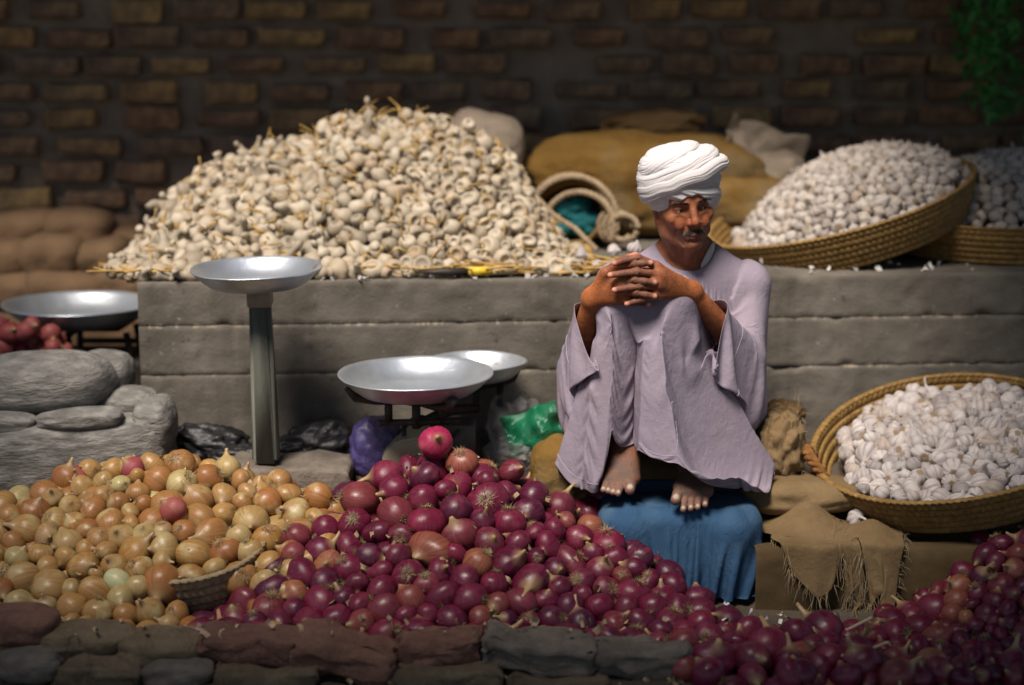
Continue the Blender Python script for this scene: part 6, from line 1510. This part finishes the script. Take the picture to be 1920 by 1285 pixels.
def knife():
    root = empty('knife', at(890, 529, 5.53)); tag(root, 'knife with a yellow-banded wooden handle on the ledge before the dried garlic', 'knife')
    z = LEDGE_Z + .022; o = Vector(root.location); p = lambda u, v, Y=5.53: Vector((at(u, v, Y).x - o.x, Y - o.y, z - o.z))
    a, b, c, d = p(778, 532, 5.51), p(878, 532, 5.52), p(922, 525, 5.53), p(966, 518, 5.56)
    part('blade', [tube([a, (a + b) / 2, b], [.002, .012, .012], 4)], 'iron', root); part('grip_band', [tube([b, c], .013, 10)], 'yellow_handle', root); part('handle', [tube([c, (c + d) / 2, d], [.0125, .013, .016], 10)], 'wood_pale', root)
knife()
crumple('teal_strip', 884, 517, 5.6, 90, 24, 'teal', 'thin strip of teal plastic lying between the knife and the dried garlic', 'plastic strip', 63, .008, (12, 0, 0))
lump('grey_bag', 1560, 402, 5.86, 118, 46, .08, 'pale_sack', 'ribbed grey bag lying on the garlic in the tilted basket', 'bag', None, 75, .12, 5, 2.4, (0, -32, 0), 5)

def scraps(name, pts, mat, label, cat, seed, size=(.008, .022)):
    """curled papery scraps"""
    g = np.random.default_rng(seed); a = Acc()
    for p in pts:
        s = g.uniform(*size); M = np.array(rand_rot(g)); n = 5; A, B = np.meshgrid(np.linspace(-1, 1, n), np.linspace(-.5, .5, 3)); cu = g.uniform(.2, .9)
        V = np.stack([A * s, B * s * g.uniform(.5, 1.4), cu * s * (A ** 2) + .1 * s * g.normal(size=A.shape)], 2).reshape(-1, 3) @ M.T + p; a.add(V, grid_faces(n, 3))
    return tag(link(name, a.mesh(name), MAT[mat]), label, cat, kind='stuff')
g_ = np.random.default_rng(8)
def on(H, box, n, lift=.004):
    x = g_.uniform(box[0], box[1], n); y = g_.uniform(box[2], box[3], n); h = np.maximum(H(x, y) - .012, ground_z(x, y)) + lift; return np.column_stack([x, y, h])
scraps('onion_skins', on(H_RED, (-.6, .75, 4.4, 4.98), 80), 'skin_flake', 'dry papery onion skins caught between the purple onions', 'onion skins', 1, (.006, .014))
scraps('onion_skins', on(H_YEL2, (-1.2, -.45, 4.4, 4.95), 60), 'skin_flake', 'dry papery onion skins caught between the yellow onions', 'onion skins', 2, (.006, .014))
x = g_.uniform(.5, .95, 60); y = g_.normal(4.5, .08, 60); scraps('onion_skins', np.column_stack([x, y, np.maximum(np.maximum(H_RED(x, y), H_RR(x, y)), .03) + .006]), 'white_flake', 'pale torn onion skins in the gap between the two purple heaps', 'onion skins', 3, (.006, .018))
x = g_.uniform(.7, .9, 40); y = g_.uniform(4.84, 5.0, 40); scraps('garlic_skins', np.column_stack([x, y, ground_z(x, y) + .024]), 'white_flake', 'white garlic skin bits on the sacking below the front basket', 'garlic skins', 4, (.003, .007))
x = g_.uniform(-1.0, 1.4, 150); y = ledge_y(x) + g_.uniform(.0, .2, 150); scraps('garlic_skins', np.column_stack([x, y, 0 * x + LEDGE_Z + .008]), 'white_flake', 'bits of garlic skin scattered along the edge of the ledge', 'garlic skins', 5, (.004, .016))
x = g_.uniform(-1.1, .55, 70); y = g_.uniform(4.22, 4.4, 70); scraps('onion_skins', np.column_stack([x, y, 0 * x + .1 * (y > 4.28) + .03]), 'skin_flake', 'dry onion skins lying on the kerb bricks', 'onion skins', 6, (.004, .014))
for k, (u, v, Y, rr) in enumerate(((1190, 468, 5.55, 1.), (1090, 478, 5.62, .9), (1150, 470, 5.8, .9), (1605, 955, 4.95, 1.1), (1120, 498, 5.6, .8))):
    o = link('garlic_bulb', GAR[k % 4]); p = at(u, v, Y); o.location = (p.x, p.y, p.z if k != 3 else .215); o.scale = (rr,) * 3; o.rotation_euler = (k * 1.3, k * .7 + .5, k)
    tag(o, ('white garlic bulb on the ledge just behind his raised hands', 'stray garlic bulb at the foot of the dried pile near the man', 'stray garlic bulb between rope and man on the ledge', 'single white garlic bulb dropped on the torn burlap', 'small stray garlic bulb at the ledge edge left of the man')[k], 'garlic')
for k, (u, v, Y) in enumerate(((1610, 1185, 4.42), (1650, 1230, 4.32), (1590, 1250, 4.3))):
    p = at(u, v, Y); pts = [p + Vector((.03 * s + .008 * math.sin(s * 3 + k), .01 * s, .012 * math.sin(s * 2 + k) + .02)) for s in np.linspace(-1, 1, 9)]
    tag(link('dry_stalk', mesh_np('dry_stalk', *tube(pts, [.004] * 8 + [.006], 7)), MAT['wood_pale']), ('curled dry onion stalk at the left foot of the right heap', 'pale straight onion stalk among the dark right onions', 'bent dry stalk at the bottom edge before the right heap')[k], 'stalk')

# ------------------------------------------------------------------ green tree behind the right end of the ledge
def tree():
    c = Vector((1.95, 6.72, .25)); root = empty('leafy_tree', c); tag(root, 'dark green leafy tree beside the wall at the right edge', 'tree')
    tr = []
    tr.append(tube([(0, 0, 0), (.02, .02, .5), (-.02, 0, 1.0), (.03, 0, 1.7), (.0, 0, 2.5)], [.06, .05, .042, .03, .012], 10))
    g = np.random.default_rng(12)
    for k in range(12):
        z = .7 + k * .15; an = g.uniform(0, 6.28); d = Vector((math.cos(an), .25 * math.sin(an), .5)); tr.append(tube([Vector((0, 0, z)), Vector((0, 0, z)) + d * .18, Vector((0, 0, z)) + d * .36 + Vector((0, 0, -.05))], [.018, .012, .005], 6))
    part('trunk', tr, 'wood', root)
    n = 5200; P = []; 
    while len(P) < n:
        q = g.uniform(-1, 1, 3); z = 1.75 + q[2] * 1.05; w = .50 * (1 - .4 * abs(q[2])) ; p = np.array([q[0] * w, q[1] * .2, z])
        if vnoise(p[None] * 5, 3, 2)[0] > -.12: P.append(p)
    P = np.array(P); V = []; L = np.array([(-1, 0, 0), (0, .35, .12), (1, 0, -.1), (0, -.35, .12)])
    for p in P: V.append(L * g.uniform(.018, .038) @ np.array(rand_rot(g)).T + p)
    F = np.arange(n * 4).reshape(n, 4)
    m = rough_mat('green leaves', [(.3, (.03, .15, .03)), (.7, (.06, .26, .06))], 5, .6, 40, .1, .002)
    link('crown', mesh_np('crown', np.concatenate(V), F), m, root, False)
tree()
